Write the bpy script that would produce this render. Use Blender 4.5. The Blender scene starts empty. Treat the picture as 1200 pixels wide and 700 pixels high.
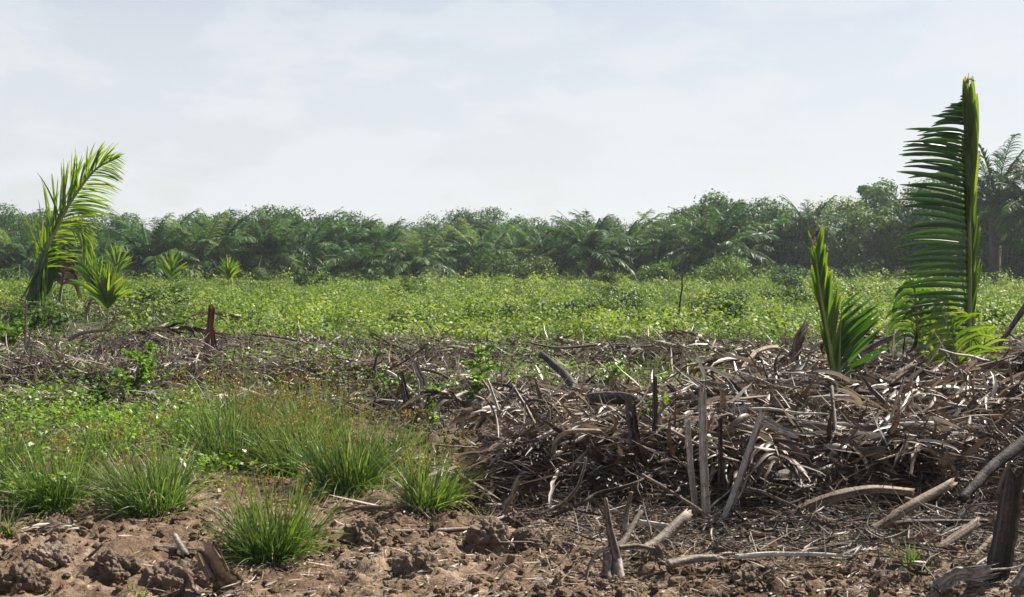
import bpy, math, random
import numpy as np
R = math.radians
rng = np.random.default_rng(7)
random.seed(7)
sc = bpy.context.scene
COL = sc.collection

# ------------------------------------------------------------------ camera
CAM_H = 1.62; FPX = 1400.0; HORIZ = 305.0
PITCH = math.atan((350.0 - HORIZ) / FPX)
cd = bpy.data.cameras.new('camera'); cam = bpy.data.objects.new('camera', cd); COL.objects.link(cam)
cam.location = (0, 0, CAM_H); cam.rotation_euler = (math.pi / 2 - PITCH, 0, 0)
cd.sensor_width = 36; cd.lens = 36 * FPX / 1200.0; cd.clip_start = 0.1; cd.clip_end = 5000
cd.dof.use_dof = True; cd.dof.focus_distance = 11.0; cd.dof.aperture_fstop = 6.3
sc.camera = cam
cp, sp = math.cos(PITCH), math.sin(PITCH)

def at(px, py, d):
    """the point seen at photo pixel (px,py) at distance d along the ground direction"""
    a = (px - 600) / FPX; b = (350 - py) / FPX
    diry = cp + b * sp; dirz = -sp + b * cp
    k = d / diry
    return np.array([a * k, d, CAM_H + dirz * k])

def proj(x, y, z):
    zc = z - CAM_H
    dep = y * cp - zc * sp; up = y * sp + zc * cp
    return 600 + FPX * x / dep, 350 - FPX * up / dep

# ------------------------------------------------------------------ noise
def _h(ix, iy, s):
    n = (ix.astype(np.int64) * 374761393 + iy.astype(np.int64) * 668265263 + s * 1274126177) & 0x7fffffff
    n = ((n ^ (n >> 13)) * 1103515245 + 12345) & 0x7fffffff
    n = ((n ^ (n >> 11)) * 69069 + 1) & 0x7fffffff
    return ((n ^ (n >> 15)) & 0xffff) / 65535.0
def vn(x, y, s=0):
    x = np.asarray(x, float); y = np.asarray(y, float)
    ix = np.floor(x); iy = np.floor(y); fx = x - ix; fy = y - iy
    fx = fx * fx * (3 - 2 * fx); fy = fy * fy * (3 - 2 * fy)
    a = _h(ix, iy, s); b = _h(ix + 1, iy, s); c = _h(ix, iy + 1, s); d = _h(ix + 1, iy + 1, s)
    return (a + (b - a) * fx) * (1 - fy) + (c + (d - c) * fx) * fy
def fbm(x, y, s=0, o=4):
    r = 0; a = 0.5; t = 0
    for i in range(o):
        r = r + a * vn(x * 2 ** i + i * 17.3, y * 2 ** i - i * 9.1, s + i); t += a; a *= 0.5
    return r / t
def ss(a, b, x):
    t = np.clip((x - a) / (b - a), 0, 1); return t * t * (3 - 2 * t)
def bumpf(x, a0, a1, b0, b1): return ss(a0, a1, x) * (1 - ss(b0, b1, x))

def pile(x, y):
    """how much of the heap of dead fronds on the right there is"""
    w = 0.9 * (fbm(x * 0.9, y * 0.9, 31, 3) - 0.5)
    xl = -0.42 + 0.18 * (y - 8) + w
    bk = 10.3 + 2.2 * ss(1.7, 3.0, x)
    f = ss(-0.1, 0.45, x - xl) * ss(7.5, 8.15, y + w * 0.6) * (1 - ss(0, .9, y + w * .6 - bk))
    return f
def ridge(x, y):
    w = 5.0 * (fbm(x * 0.3, y * 0.1, 41, 3) - 0.5)
    return bumpf(y + w * .7, 17.2, 18.6, 19.0, 20.6)
def ridge2(x, y):
    w = 2.0 * (fbm(x * 0.3 + 9, y * 0.1, 43, 3) - 0.5)
    return bumpf(y + w, 12.8, 13.8, 14.4, 15.6) * (1 - ss(-1.8, -0.3, x + w))
def leftmound(x, y):
    return bumpf(y, 25, 27.5, 31, 35) * (1 - ss(-9.0, -5.5, x))
def rightsoil(x, y):
    return np.exp(-(((x - 6.6) / 1.5) ** 2 + ((y - 15.5) / 1.3) ** 2))
def H(x, y):
    x = np.asarray(x, float); y = np.asarray(y, float)
    z = 0.10 * (fbm(x * 0.35, y * 0.35, 3, 3) - 0.5)
    z = z + 0.16 * (fbm(x * 1.6, y * 1.6, 5, 4) - 0.5) * (1 - ss(20, 30, y))
    n = fbm(x * 5.5, y * 5.5, 8, 4)
    z = z + 0.10 * (np.abs(n - 0.5) * 2) * (1 - ss(13, 20, y))
    n2 = fbm(x * 17, y * 17, 9, 3)
    z = z + 0.045 * (n2 - 0.5) * (1 - ss(11, 15, y))
    z = z + pile(x, y) * (.62 + .38 * ss(-.2, 2.6, x)) * (0.24 + 0.16 * fbm(x * 1.1, y * 1.1, 12, 2))
    z = z + ridge(x, y) * (0.08 + 0.20 * fbm(x * 0.7, y * 0.7, 13, 3)) + ridge2(x, y) * (0.12 + .12 * fbm(x, y, 14, 2))
    z = z + leftmound(x, y) * 0.3 + rightsoil(x, y) * 0.36
    z = z + 0.25 * (fbm(x * 0.06, y * 0.06, 21, 2) - 0.5) * ss(30, 60, y)
    return z
def Hs(x, y): return float(H(np.array([x]), np.array([y]))[0])
def gnd(px, py):
    """the ground point seen at a photo pixel"""
    d = 5.0
    for i in range(2400):
        p = at(px, py, d)
        if p[2] <= Hs(p[0], p[1]): return p
        d *= 1.003
        if d > 300: break
    return at(px, py, 100)

# ------------------------------------------------------------------ mesh helpers
def nrmz(a):
    return a / np.maximum(np.linalg.norm(a, axis=-1, keepdims=True), 1e-9)
class MB:
    def __init__(s): s.v = []; s.f = []; s.r = []; s.t = []; s.n = 0
    def add(s, v, f, r=None, t=None):
        v = np.asarray(v, float).reshape(-1, 3); f = np.asarray(f, np.int64).reshape(-1, 4)
        s.v.append(v); s.f.append(f + s.n); s.n += len(v)
        s.r.append(np.full(len(v), 0.5) if r is None else np.broadcast_to(np.asarray(r, float), (len(v),)))
        s.t.append(np.full(len(v), 0.5) if t is None else np.broadcast_to(np.asarray(t, float), (len(v),)))
        return s
    def build(s, name, mat, parent=None, origin=None, smooth=True):
        v = np.concatenate(s.v); f = np.concatenate(s.f)
        if origin is not None: v = v - np.asarray(origin)
        me = bpy.data.meshes.new(name)
        me.vertices.add(len(v)); me.vertices.foreach_set('co', v.astype(np.float32).ravel())
        me.loops.add(len(f) * 4); me.loops.foreach_set('vertex_index', f.astype(np.int32).ravel())
        me.polygons.add(len(f)); me.polygons.foreach_set('loop_start', (np.arange(len(f)) * 4).astype(np.int32))
        me.polygons.foreach_set('use_smooth', np.full(len(f), smooth))
        for nm, arr in (('rnd', s.r), ('along', s.t)):
            a = me.attributes.new(nm, 'FLOAT', 'POINT'); a.data.foreach_set('value', np.concatenate(arr).astype(np.float32))
        me.update(calc_edges=True); me.validate()
        me.materials.append(mat)
        o = bpy.data.objects.new(name, me); COL.objects.link(o)
        if parent is not None: o.parent = parent
        elif origin is not None: o.location = tuple(float(c) for c in origin)
        return o

def centre(P, D, L, K, bend, g):
    P = np.asarray(P, float); n = len(P); d = nrmz(np.asarray(D, float))
    L = np.broadcast_to(np.asarray(L, float), (n,)); bend = np.broadcast_to(np.asarray(bend, float), (n,))
    g = np.broadcast_to(np.asarray(g, float), (n, 3))
    pts = [P]; ds = [d]
    for k in range(K):
        P = P + d * (L / K)[:, None]
        d = nrmz(d + g * (bend / K)[:, None]); pts.append(P); ds.append(d)
    return np.stack(pts, 1), np.stack(ds, 1)      # n,K+1,3
PROF = {
 'leaf': lambda t: np.clip(np.sin(np.pi * np.clip(t, 0, 1) ** 0.75) ** 0.8, 0.06, 1),
 'grass': lambda t: np.clip(1.0 - t ** 2.2, 0.05, 1),
 'strip': lambda t: np.clip(np.minimum(0.45 + t * 2.5, 1.0) * (1 - 0.85 * t ** 3), 0.08, 1),
 'twig': lambda t: 1 - 0.6 * t,
}
def ribbons(mb, P, D, L, W, K=4, bend=0.0, g=(0, 0, -1), N=None, fold=0.0, prof='strip', rnd=None, wig=0.0):
    n = len(P)
    if n == 0: return
    pts, ds = centre(P, D, L, K, bend, g)
    if wig: 
        j = rng.normal(0, 1, pts.shape) * wig * np.broadcast_to(np.asarray(L, float), (n,))[:, None, None]; j[:, 0] = 0
        pts = pts + j
    if N is None: N = rng.normal(0, 1, (n, 3))
    N = np.broadcast_to(np.asarray(N, float), (n, 3))[:, None, :]
    side = nrmz(np.cross(ds, N)); nn = np.cross(side, ds)
    t = np.linspace(0, 1, K + 1); w = PROF[prof](t)[None, :, None] * np.broadcast_to(np.asarray(W, float), (n,))[:, None, None] * 0.5
    if rnd is None: rnd = rng.random(n)
    c = 3 if fold else 2
    if fold: V = np.stack([pts - side * w + nn * w * fold, pts, pts + side * w + nn * w * fold], 2)
    else: V = np.stack([pts - side * w, pts + side * w], 2)
    idx = np.arange(n * (K + 1) * c).reshape(n, K + 1, c)
    F = np.stack([idx[:, :-1, :-1], idx[:, :-1, 1:], idx[:, 1:, 1:], idx[:, 1:, :-1]], -1)
    rr = np.repeat(np.broadcast_to(rnd, (n,)), (K + 1) * c)
    tt = np.broadcast_to(t[None, :, None], (n, K + 1, c)).ravel()
    mb.add(V.reshape(-1, 3), F.reshape(-1, 4), rr, tt)
def twigs(mb, P, D, L, Rr, K=4, M=4, bend=0.0, g=(0, 0, -1), rnd=None, wig=0.0, prof='twig'):
    n = len(P)
    pts, ds = centre(P, D, L, K, bend, g)
    if wig:
        j = rng.normal(0, 1, pts.shape) * wig * np.broadcast_to(np.asarray(L, float), (n,))[:, None, None]; j[:, 0] = 0
        pts = pts + j
    N = rng.normal(0, 1, (n, 1, 3)); side = nrmz(np.cross(ds, N)); nn = np.cross(side, ds)
    t = np.linspace(0, 1, K + 1); w = PROF[prof](t)[None, :] * np.broadcast_to(np.asarray(Rr, float), (n,))[:, None]
    V = np.stack([pts + (side * math.cos(2 * math.pi * m / M) + nn * math.sin(2 * math.pi * m / M)) * w[..., None] for m in range(M)], 2)
    idx = np.arange(n * (K + 1) * M).reshape(n, K + 1, M); nx = np.roll(idx, -1, axis=2)
    F = np.stack([idx[:, :-1], nx[:, :-1], nx[:, 1:], idx[:, 1:]], -1)
    if rnd is None: rnd = rng.random(n)
    mb.add(V.reshape(-1, 3), F.reshape(-1, 4), np.repeat(np.broadcast_to(rnd, (n,)), (K + 1) * M),
           np.broadcast_to(t[None, :, None], (n, K + 1, M)).ravel())
def smoothpath(pts, n):
    """Catmull-Rom through pts"""
    pts = [np.asarray(p, float) for p in pts]
    if len(pts) == 2: pts = [pts[0], (pts[0] + pts[1]) / 2, pts[1]]
    P = [2 * pts[0] - pts[1]] + pts + [2 * pts[-1] - pts[-2]]
    out = []; m = len(pts) - 1
    for i in range(n):
        u = i / (n - 1) * m; k = min(int(u), m - 1); t = u - k
        a, b, c, d = P[k], P[k + 1], P[k + 2], P[k + 3]
        out.append(0.5 * ((2 * b) + (c - a) * t + (2 * a - 5 * b + 4 * c - d) * t * t + (3 * b - a - 3 * c + d) * t ** 3))
    return np.array(out)
def tube(mb, pts, r0, r1, M=9, n=24, rough=0.12, flat=1.0, rnd=0.5, gnarl=0.0, jag=False, upref=(0.2, 0.1, 1)):
    """one branch or log: ragged tube along a path, ends capped"""
    p = smoothpath(pts, n); L = np.linalg.norm(np.diff(p, axis=0), axis=1).sum()
    if gnarl:
        q = np.linspace(0, 1, n)[:, None]
        for f in (2.3, 5.1, 9.7): p = p + rng.normal(0, 1, 3)[None] * np.sin(q * f * 3.1 + rng.random() * 6) * gnarl * L / f * 0.5
    d = nrmz(np.gradient(p, axis=0)); ref = np.asarray(upref, float)
    s = nrmz(np.cross(d, ref)); u = np.cross(s, d)
    t = np.linspace(0, 1, n); r = r0 + (r1 - r0) * t
    ang = np.linspace(0, 2 * np.pi, M, endpoint=False)
    ridgev = rng.normal(0, 1, M) * rough
    ids = []; V = []
    k1 = rng.integers(0, 9999)
    for i in range(n):
        rr = r[i] * (1 + ridgev + rough * 1.2 * (vn(ang * 1.3 + 7, np.full(M, i * 0.35), k1) - 0.5) + rough * rng.normal(0, .06, M))
        ring = p[i] + s[i] * (np.cos(ang) * rr)[:, None] + u[i] * (np.sin(ang) * rr * flat)[:, None]
        if jag and i == n - 1: ring = ring + d[i] * (rng.random(M) * r1 * 2.6)[:, None]
        V.append(ring)
    e0 = p[0] - d[0] * r0 * 0.3; e1 = p[-1] + d[-1] * r1 * (0.1 if jag else 0.4)
    V = np.concatenate(V + [e0[None], e1[None]])
    idx = np.arange(n * M).reshape(n, M); nx = np.roll(idx, -1, 1)
    F = np.stack([idx[:-1], nx[:-1], nx[1:], idx[1:]], -1).reshape(-1, 4)
    a = np.full(M, n * M); b = np.full(M, n * M + 1)
    # end caps as quads with a doubled centre would be degenerate: use an inner ring
    base = len(V)
    in0 = e0 + (V[idx[0]] - e0) * 0.35; in1 = e1 + (V[idx[-1]] - e1) * 0.35
    V = np.concatenate([V, in0, in1])
    i0 = base + np.arange(M); i1 = base + M + np.arange(M)
    F = np.concatenate([F, np.stack([np.roll(idx[0], -1), idx[0], i0, np.roll(i0, -1)], -1), np.stack([idx[-1], np.roll(idx[-1], -1), np.roll(i1, -1), i1], -1)])
    # close the small hole with quads between opposite verts
    for ii in (i0, i1):
        for k in range(0, M // 2 - 1 if M % 2 == 0 else M // 2):
            q = [ii[k], ii[k + 1], ii[(M - 2 - k) % M], ii[(M - 1 - k) % M]]
            if len(set(q)) == 4: F = np.concatenate([F, [q]])
    tt = np.concatenate([np.repeat(t, M), [0, 1], np.zeros(M), np.ones(M)])
    st = np.clip(rnd + rng.normal(0, .30, M)[None] + rng.normal(0, .08, (n, M)), 0, 1)
    mb.add(V, F, np.concatenate([st.ravel(), np.full(2 + 2 * M, max(0, rnd - .4))]), tt)
def leaves(mb, P, Nn, size, asp=0.6, fold=0.25, rnd=None, D=None):
    """single-quad leaves (diamond), folded along the rib"""
    n = len(P); Nn = nrmz(Nn)
    if D is None: D = rng.normal(0, 1, (n, 3))
    d = nrmz(np.cross(np.cross(Nn, D), Nn)); s = np.cross(d, Nn)
    size = np.broadcast_to(np.asarray(size, float), (n,))[:, None]
    b = P - d * size * 0.5; t = P + d * size * 0.5 - Nn * size * 0.1
    l = P - d * size * 0.06 + s * size * asp * 0.5 + Nn * size * fold * 0.4; r = P - d * size * 0.06 - s * size * asp * 0.5 + Nn * size * fold * 0.4
    V = np.stack([b, l, t, r], 1).reshape(-1, 3); F = np.arange(n * 4).reshape(n, 4)
    if rnd is None: rnd = rng.random(n)
    mb.add(V, F, np.repeat(rnd, 4), np.tile([0, .5, 1, .5], n))

def rv(n): return nrmz(rng.normal(0, 1, (n, 3)))

def tag(o, label=None, cat=None, group=None, kind=None):
    if label: o['label'] = label
    if cat: o['category'] = cat
    if group: o['group'] = group
    if kind: o['kind'] = kind
    return o
def empty(name, loc, rz=0.0, s=1.0):
    o = bpy.data.objects.new(name, None); COL.objects.link(o)
    o.location = tuple(float(c) for c in loc); o.rotation_euler = (0, 0, rz); o.scale = (s, s, s); o.empty_display_size = 0.1
    return o
def copy_tree(o, parent=None):
    c = o.copy(); COL.objects.link(c); c.parent = parent
    for ch in list(o.children): copy_tree(ch, c)
    return c

# ------------------------------------------------------------------ materials
def newmat(name):
    m = bpy.data.materials.new(name); m.use_nodes = True; nt = m.node_tree; nt.nodes.clear(); return m, nt
def N_(nt, t, **k):
    n = nt.nodes.new(t)
    for a, b in k.items(): setattr(n, a, b)
    return n
def ramp(nt, cols, fac=None):
    r = N_(nt, 'ShaderNodeValToRGB'); e = r.color_ramp.elements
    while len(e) > 1: e.remove(e[-1])
    for i, (p, c) in enumerate(cols):
        el = e[0] if i == 0 else e.new(p)
        el.position = p; el.color = (*c, 1)
    if fac is not None: nt.links.new(fac, r.inputs[0])
    return r
def foliage(name, cols, rough=0.45, trans=0.35, tcol=(1.25, 1.35, 0.55), tip=None, spec=0.5, nscale=0.0):
    m, nt = newmat(name); L = nt.links.new
    at_ = N_(nt, 'ShaderNodeAttribute', attribute_name='rnd')
    fac = at_.outputs['Fac']
    oi = N_(nt, 'ShaderNodeObjectInfo')
    mm = N_(nt, 'ShaderNodeMath', operation='MULTIPLY_ADD'); L(oi.outputs['Random'], mm.inputs[0]); mm.inputs[1].default_value = 0.24; mm.inputs[2].default_value = -0.12
    ad = N_(nt, 'ShaderNodeMath', operation='ADD'); L(fac, ad.inputs[0]); L(mm.outputs[0], ad.inputs[1]); fac = ad.outputs[0]
    if nscale:
        g = N_(nt, 'ShaderNodeNewGeometry'); nz = N_(nt, 'ShaderNodeTexNoise'); nz.inputs['Scale'].default_value = nscale
        L(g.outputs['Position'], nz.inputs['Vector'])
        m2 = N_(nt, 'ShaderNodeMath', operation='MULTIPLY_ADD'); L(nz.outputs['Fac'], m2.inputs[0]); m2.inputs[1].default_value = 0.9; m2.inputs[2].default_value = -0.45
        a2 = N_(nt, 'ShaderNodeMath', operation='ADD'); L(fac, a2.inputs[0]); L(m2.outputs[0], a2.inputs[1]); fac = a2.outputs[0]
    rp = ramp(nt, cols, fac); col = rp.outputs[0]
    if tip:
        al = N_(nt, 'ShaderNodeAttribute', attribute_name='along'); mr = N_(nt, 'ShaderNodeMapRange'); L(al.outputs['Fac'], mr.inputs[0])
        mr.inputs[1].default_value = tip[1]; mr.inputs[2].default_value = 1.0
        mx = N_(nt, 'ShaderNodeMix', data_type='RGBA'); L(mr.outputs[0], mx.inputs[0]); L(col, mx.inputs[6]); mx.inputs[7].default_value = (*tip[0], 1); col = mx.outputs[2]
    b = N_(nt, 'ShaderNodeBsdfPrincipled'); L(col, b.inputs['Base Color']); b.inputs['Roughness'].default_value = rough
    b.inputs['Specular IOR Level'].default_value = spec
    out = N_(nt, 'ShaderNodeOutputMaterial')
    if trans > 0:
        tr = N_(nt, 'ShaderNodeBsdfTranslucent')
        mc = N_(nt, 'ShaderNodeMix', data_type='RGBA', blend_type='MULTIPLY'); mc.inputs[0].default_value = 1
        L(col, mc.inputs[6]); mc.inputs[7].default_value = (*tcol, 1); L(mc.outputs[2], tr.inputs['Color'])
        ms = N_(nt, 'ShaderNodeMixShader'); ms.inputs[0].default_value = trans
        L(b.outputs[0], ms.inputs[1]); L(tr.outputs[0], ms.inputs[2]); L(ms.outputs[0], out.inputs[0])
    else: L(b.outputs[0], out.inputs[0])
    return m
def woody(name, cols, rough=0.75, scale=(60, 60, 8), bump=0.5, nsc=6.0):
    m, nt = newmat(name); L = nt.links.new
    tc = N_(nt, 'ShaderNodeTexCoord')
    at_ = N_(nt, 'ShaderNodeAttribute', attribute_name='rnd'); al = N_(nt, 'ShaderNodeAttribute', attribute_name='along')
    n1 = N_(nt, 'ShaderNodeTexNoise'); n1.inputs['Scale'].default_value = nsc; n1.inputs['Detail'].default_value = 5; L(tc.outputs['Object'], n1.inputs['Vector'])
    n2 = N_(nt, 'ShaderNodeTexNoise'); n2.inputs['Scale'].default_value = 55; n2.inputs['Detail'].default_value = 4; L(tc.outputs['Object'], n2.inputs['Vector'])
    a = N_(nt, 'ShaderNodeMath', operation='ADD'); L(n1.outputs['Fac'], a.inputs[0]); L(at_.outputs['Fac'], a.inputs[1])
    a2 = N_(nt, 'ShaderNodeMath', operation='ADD'); L(a.outputs[0], a2.inputs[0]); L(n2.outputs['Fac'], a2.inputs[1])
    a3 = N_(nt, 'ShaderNodeMath', operation='DIVIDE'); L(a2.outputs[0], a3.inputs[0]); a3.inputs[1].default_value = 3.0
    mr = N_(nt, 'ShaderNodeMapRange'); L(a3.outputs[0], mr.inputs[0]); mr.inputs[1].default_value = 0.3; mr.inputs[2].default_value = 0.72
    rp = ramp(nt, cols, mr.outputs[0])
    b = N_(nt, 'ShaderNodeBsdfPrincipled'); L(rp.outputs[0], b.inputs['Base Color']); b.inputs['Roughness'].default_value = rough
    b.inputs['Specular IOR Level'].default_value = 0.35
    bp = N_(nt, 'ShaderNodeBump'); bp.inputs['Strength'].default_value = bump; bp.inputs['Distance'].default_value = 0.01; L(n2.outputs['Fac'], bp.inputs['Height']); L(bp.outputs[0], b.inputs['Normal'])
    out = N_(nt, 'ShaderNodeOutputMaterial'); L(b.outputs[0], out.inputs[0])
    return m

M = {}
M['cover'] = foliage('ground cover leaves', [(0, (.028, .062, .014)), (.35, (.070, .125, .022)), (.7, (.165, .225, .038)), (1, (.31, .35, .10))], rough=.55, trans=.42, nscale=.3, spec=.35)
M['creeper'] = foliage('creeper leaves', [(0, (.06, .13, .02)), (.5, (.12, .22, .03)), (1, (.21, .31, .05))], rough=.42, trans=.42)
M['grass'] = foliage('sedge blades', [(0, (.045, .085, .025)), (.5, (.085, .155, .035)), (.82, (.15, .22, .065)), (1, (.40, .38, .24))], rough=.42, trans=.4, tip=((.20, .23, .08), .55))
M['seed'] = foliage('sedge seed heads', [(0, (.12, .075, .02)), (.5, (.22, .13, .04)), (1, (.24, .23, .08))], rough=.7, trans=.3, tcol=(1.2, 1.1, .7))
M['palm'] = foliage('young palm leaflet', [(0, (.022, .062, .016)), (.5, (.05, .11, .022)), (1, (.14, .21, .035))], rough=.36, trans=.40, tcol=(1.6, 1.7, .5), tip=((.14, .13, .05), .93))
M['palm_y'] = foliage('yellow green palm leaflet', [(0, (.04, .095, .016)), (.5, (.085, .155, .026)), (1, (.17, .22, .05))], rough=.38, trans=.55, tcol=(1.75, 1.7, .45), tip=((.26, .20, .09), .92))
M['rachis'] = woody('green palm rachis', [(0, (.07, .08, .025)), (.5, (.16, .19, .05)), (1, (.30, .32, .10))], rough=.45, bump=.15)
M['dead'] = foliage('dry dead leaflets', [(0, (.014, .010, .007)), (.3, (.052, .035, .024)), (.65, (.15, .108, .076)), (1, (.43, .36, .285))], rough=.5, trans=.12, tcol=(1, .85, .65), spec=.45)
M['deadpale'] = foliage('bleached dead leaflets', [(0, (.05, .035, .025)), (.4, (.19, .15, .115)), (1, (.54, .47, .39))], rough=.45, trans=.12, tcol=(1, .85, .65), spec=.5)
M['straw'] = foliage('straw and chips', [(0, (.06, .04, .027)), (.5, (.18, .13, .09)), (1, (.46, .38, .30))], rough=.6, trans=.05)
M['wood'] = woody('weathered grey wood', [(0, (.022, .017, .014)), (.35, (.078, .060, .046)), (.7, (.185, .15, .118)), (1, (.37, .315, .26))])
M['tanwood'] = woody('tan wood', [(0, (.04, .027, .018)), (.4, (.15, .11, .075)), (.75, (.26, .20, .145)), (1, (.38, .31, .24))])
M['darkwood'] = woody('dark rotten wood', [(0, (.012, .010, .009)), (.5, (.045, .034, .03)), (1, (.14, .115, .10))])
M['palewood'] = woody('pale fibrous petiole', [(0, (.07, .057, .048)), (.3, (.20, .17, .145)), (.6, (.36, .32, .28)), (1, (.52, .48, .43))], nsc=14)
M['bonewood'] = woody('sun bleached petiole', [(0, (.16, .14, .12)), (.35, (.34, .30, .265)), (1, (.62, .58, .53))], nsc=14)
M['redwood'] = woody('reddish stump wood', [(0, (.04, .02, .014)), (.5, (.16, .075, .045)), (1, (.28, .17, .12))])
M['bark'] = woody('tree bark', [(0, (.04, .032, .026)), (1, (.16, .13, .10))], bump=.6)
M['stem'] = woody('shrub stem', [(0, (.035, .022, .014)), (1, (.13, .085, .05))])
M['farpalm'] = foliage('oil palm fronds', [(0, (.016, .050, .014)), (.5, (.045, .105, .026)), (.85, (.095, .17, .042)), (1, (.19, .22, .09))], rough=.5, trans=.35, tcol=(1.2, 1.4, .55), spec=.25)
M['tree_a'] = foliage('broadleaf crown', [(0, (.016, .046, .015)), (.5, (.042, .098, .026)), (1, (.11, .185, .045))], rough=.6, trans=.35, tcol=(1.1, 1.3, .6), spec=.25)
M['tree_b'] = foliage('yellowish broadleaf crown', [(0, (.025, .060, .016)), (.5, (.075, .135, .03)), (1, (.19, .25, .055))], rough=.6, trans=.3, tcol=(1.2, 1.3, .5))
M['shrubdark'] = foliage('dark shrub leaves', [(0, (.02, .045, .012)), (.5, (.05, .095, .022)), (1, (.11, .17, .04))], rough=.6, trans=.3, spec=.25)

def soil_mat():
    m, nt = newmat('soil'); L = nt.links.new
    g = N_(nt, 'ShaderNodeNewGeometry'); P = g.outputs['Position']
    def noise(s, d=5, r=.6):
        n = N_(nt, 'ShaderNodeTexNoise'); n.inputs['Scale'].default_value = s; n.inputs['Detail'].default_value = d; n.inputs['Roughness'].default_value = r; L(P, n.inputs['Vector']); return n.outputs['Fac']
    a = noise(1.1, 6); b = noise(9, 6, .7); c = noise(60, 4, .7)
    ad = N_(nt, 'ShaderNodeMath', operation='ADD'); L(a, ad.inputs[0]); L(b, ad.inputs[1])
    mr = N_(nt, 'ShaderNodeMapRange'); L(ad.outputs[0], mr.inputs[0]); mr.inputs[1].default_value = .72; mr.inputs[2].default_value = 1.3
    rp = ramp(nt, [(0, (.045, .029, .020)), (.35, (.118, .075, .047)), (.62, (.19, .130, .086)), (1, (.31, .24, .18))], mr.outputs[0])
    mx = N_(nt, 'ShaderNodeMix', data_type='RGBA', blend_type='MULTIPLY'); mx.inputs[0].default_value = 1
    cr = ramp(nt, [(0.3, (.5, .47, .45)), (.7, (1.3, 1.3, 1.3))], c)
    sx = N_(nt, 'ShaderNodeSeparateXYZ'); L(P, sx.inputs[0]); z1 = N_(nt, 'ShaderNodeMapRange'); L(sx.outputs[1], z1.inputs[0]); z1.inputs[1].default_value = 8.2; z1.inputs[2].default_value = 12.0
    z2 = N_(nt, 'ShaderNodeMapRange'); L(sx.outputs[1], z2.inputs[0]); z2.inputs[1].default_value = 22; z2.inputs[2].default_value = 27
    hm1 = N_(nt, 'ShaderNodeMix', data_type='RGBA'); L(z1.outputs[0], hm1.inputs[0]); L(rp.outputs[0], hm1.inputs[6]); rp2 = ramp(nt, [(0, (.034, .024, .017)), (.5, (.095, .070, .052)), (1, (.20, .16, .125))], mr.outputs[0]); L(rp2.outputs[0], hm1.inputs[7])
    hm2 = N_(nt, 'ShaderNodeMix', data_type='RGBA'); L(z2.outputs[0], hm2.inputs[0]); L(hm1.outputs[2], hm2.inputs[6]); rp3 = ramp(nt, [(0, (.022, .032, .012)), (.6, (.05, .075, .022)), (1, (.10, .10, .05))], mr.outputs[0]); L(rp3.outputs[0], hm2.inputs[7])
    L(hm2.outputs[2], mx.inputs[6]); L(cr.outputs[0], mx.inputs[7])
    bs = N_(nt, 'ShaderNodeBsdfPrincipled'); L(mx.outputs[2], bs.inputs['Base Color']); bs.inputs['Roughness'].default_value = .9; bs.inputs['Specular IOR Level'].default_value = .2
    h = N_(nt, 'ShaderNodeMath', operation='ADD'); L(b, h.inputs[0])
    hm = N_(nt, 'ShaderNodeMath', operation='MULTIPLY'); L(c, hm.inputs[0]); hm.inputs[1].default_value = .35; L(hm.outputs[0], h.inputs[1])
    bp = N_(nt, 'ShaderNodeBump'); bp.inputs['Strength'].default_value = .9; bp.inputs['Distance'].default_value = .035; L(h.outputs[0], bp.inputs['Height']); L(bp.outputs[0], bs.inputs['Normal'])
    out = N_(nt, 'ShaderNodeOutputMaterial'); L(bs.outputs[0], out.inputs[0]); return m
M['soil'] = soil_mat()
def clod_mat():
    m, nt = newmat('clod'); L = nt.links.new
    tc = N_(nt, 'ShaderNodeNewGeometry'); P = tc.outputs['Position']
    n = N_(nt, 'ShaderNodeTexNoise'); n.inputs['Scale'].default_value = 14; n.inputs['Detail'].default_value = 7; n.inputs['Roughness'].default_value = .7; L(P, n.inputs['Vector'])
    a = N_(nt, 'ShaderNodeAttribute', attribute_name='rnd'); s = N_(nt, 'ShaderNodeMath', operation='MULTIPLY_ADD'); L(a.outputs['Fac'], s.inputs[0]); s.inputs[1].default_value = .5; 
    ad = N_(nt, 'ShaderNodeMath', operation='ADD'); s.inputs[2].default_value = -.25; L(s.outputs[0], ad.inputs[0]); L(n.outputs['Fac'], ad.inputs[1])
    rp = ramp(nt, [(.15, (.045, .032, .024)), (.5, (.14, .100, .072)), (.85, (.25, .20, .155))], ad.outputs[0])
    bs = N_(nt, 'ShaderNodeBsdfPrincipled'); L(rp.outputs[0], bs.inputs['Base Color']); bs.inputs['Roughness'].default_value = .9; bs.inputs['Specular IOR Level'].default_value = .2
    bp = N_(nt, 'ShaderNodeBump'); bp.inputs['Strength'].default_value = .8; bp.inputs['Distance'].default_value = .02; L(n.outputs['Fac'], bp.inputs['Height']); L(bp.outputs[0], bs.inputs['Normal'])
    out = N_(nt, 'ShaderNodeOutputMaterial'); L(bs.outputs[0], out.inputs[0]); return m
M['clod'] = clod_mat()

# ------------------------------------------------------------------ ground
def axis(lo, c0, c1, hi, fine, grow=1.035):
    a = list(np.arange(c0, c1, fine)); s = fine; x = c1
    while x < hi: a.append(x); s *= grow; x += s
    a.append(hi); s = fine; x = c0 - fine
    while x > lo: a.insert(0, x); s *= grow; x -= s
    a.insert(0, lo); return np.array(a)
gx = axis(-600, -4.2, 4.6, 600, .022, 1.03); gy = axis(-100, 5.2, 10.0, 700, .022, 1.016)
X, Y = np.meshgrid(gx, gy); Z = H(X, Y)
idx = np.arange(X.size).reshape(X.shape)
mb = MB(); mb.add(np.stack([X, Y, Z], -1), np.stack([idx[:-1, :-1], idx[:-1, 1:], idx[1:, 1:], idx[1:, :-1]], -1).reshape(-1, 4))
tag(mb.build('ground', M['soil']), kind='structure')

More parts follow.
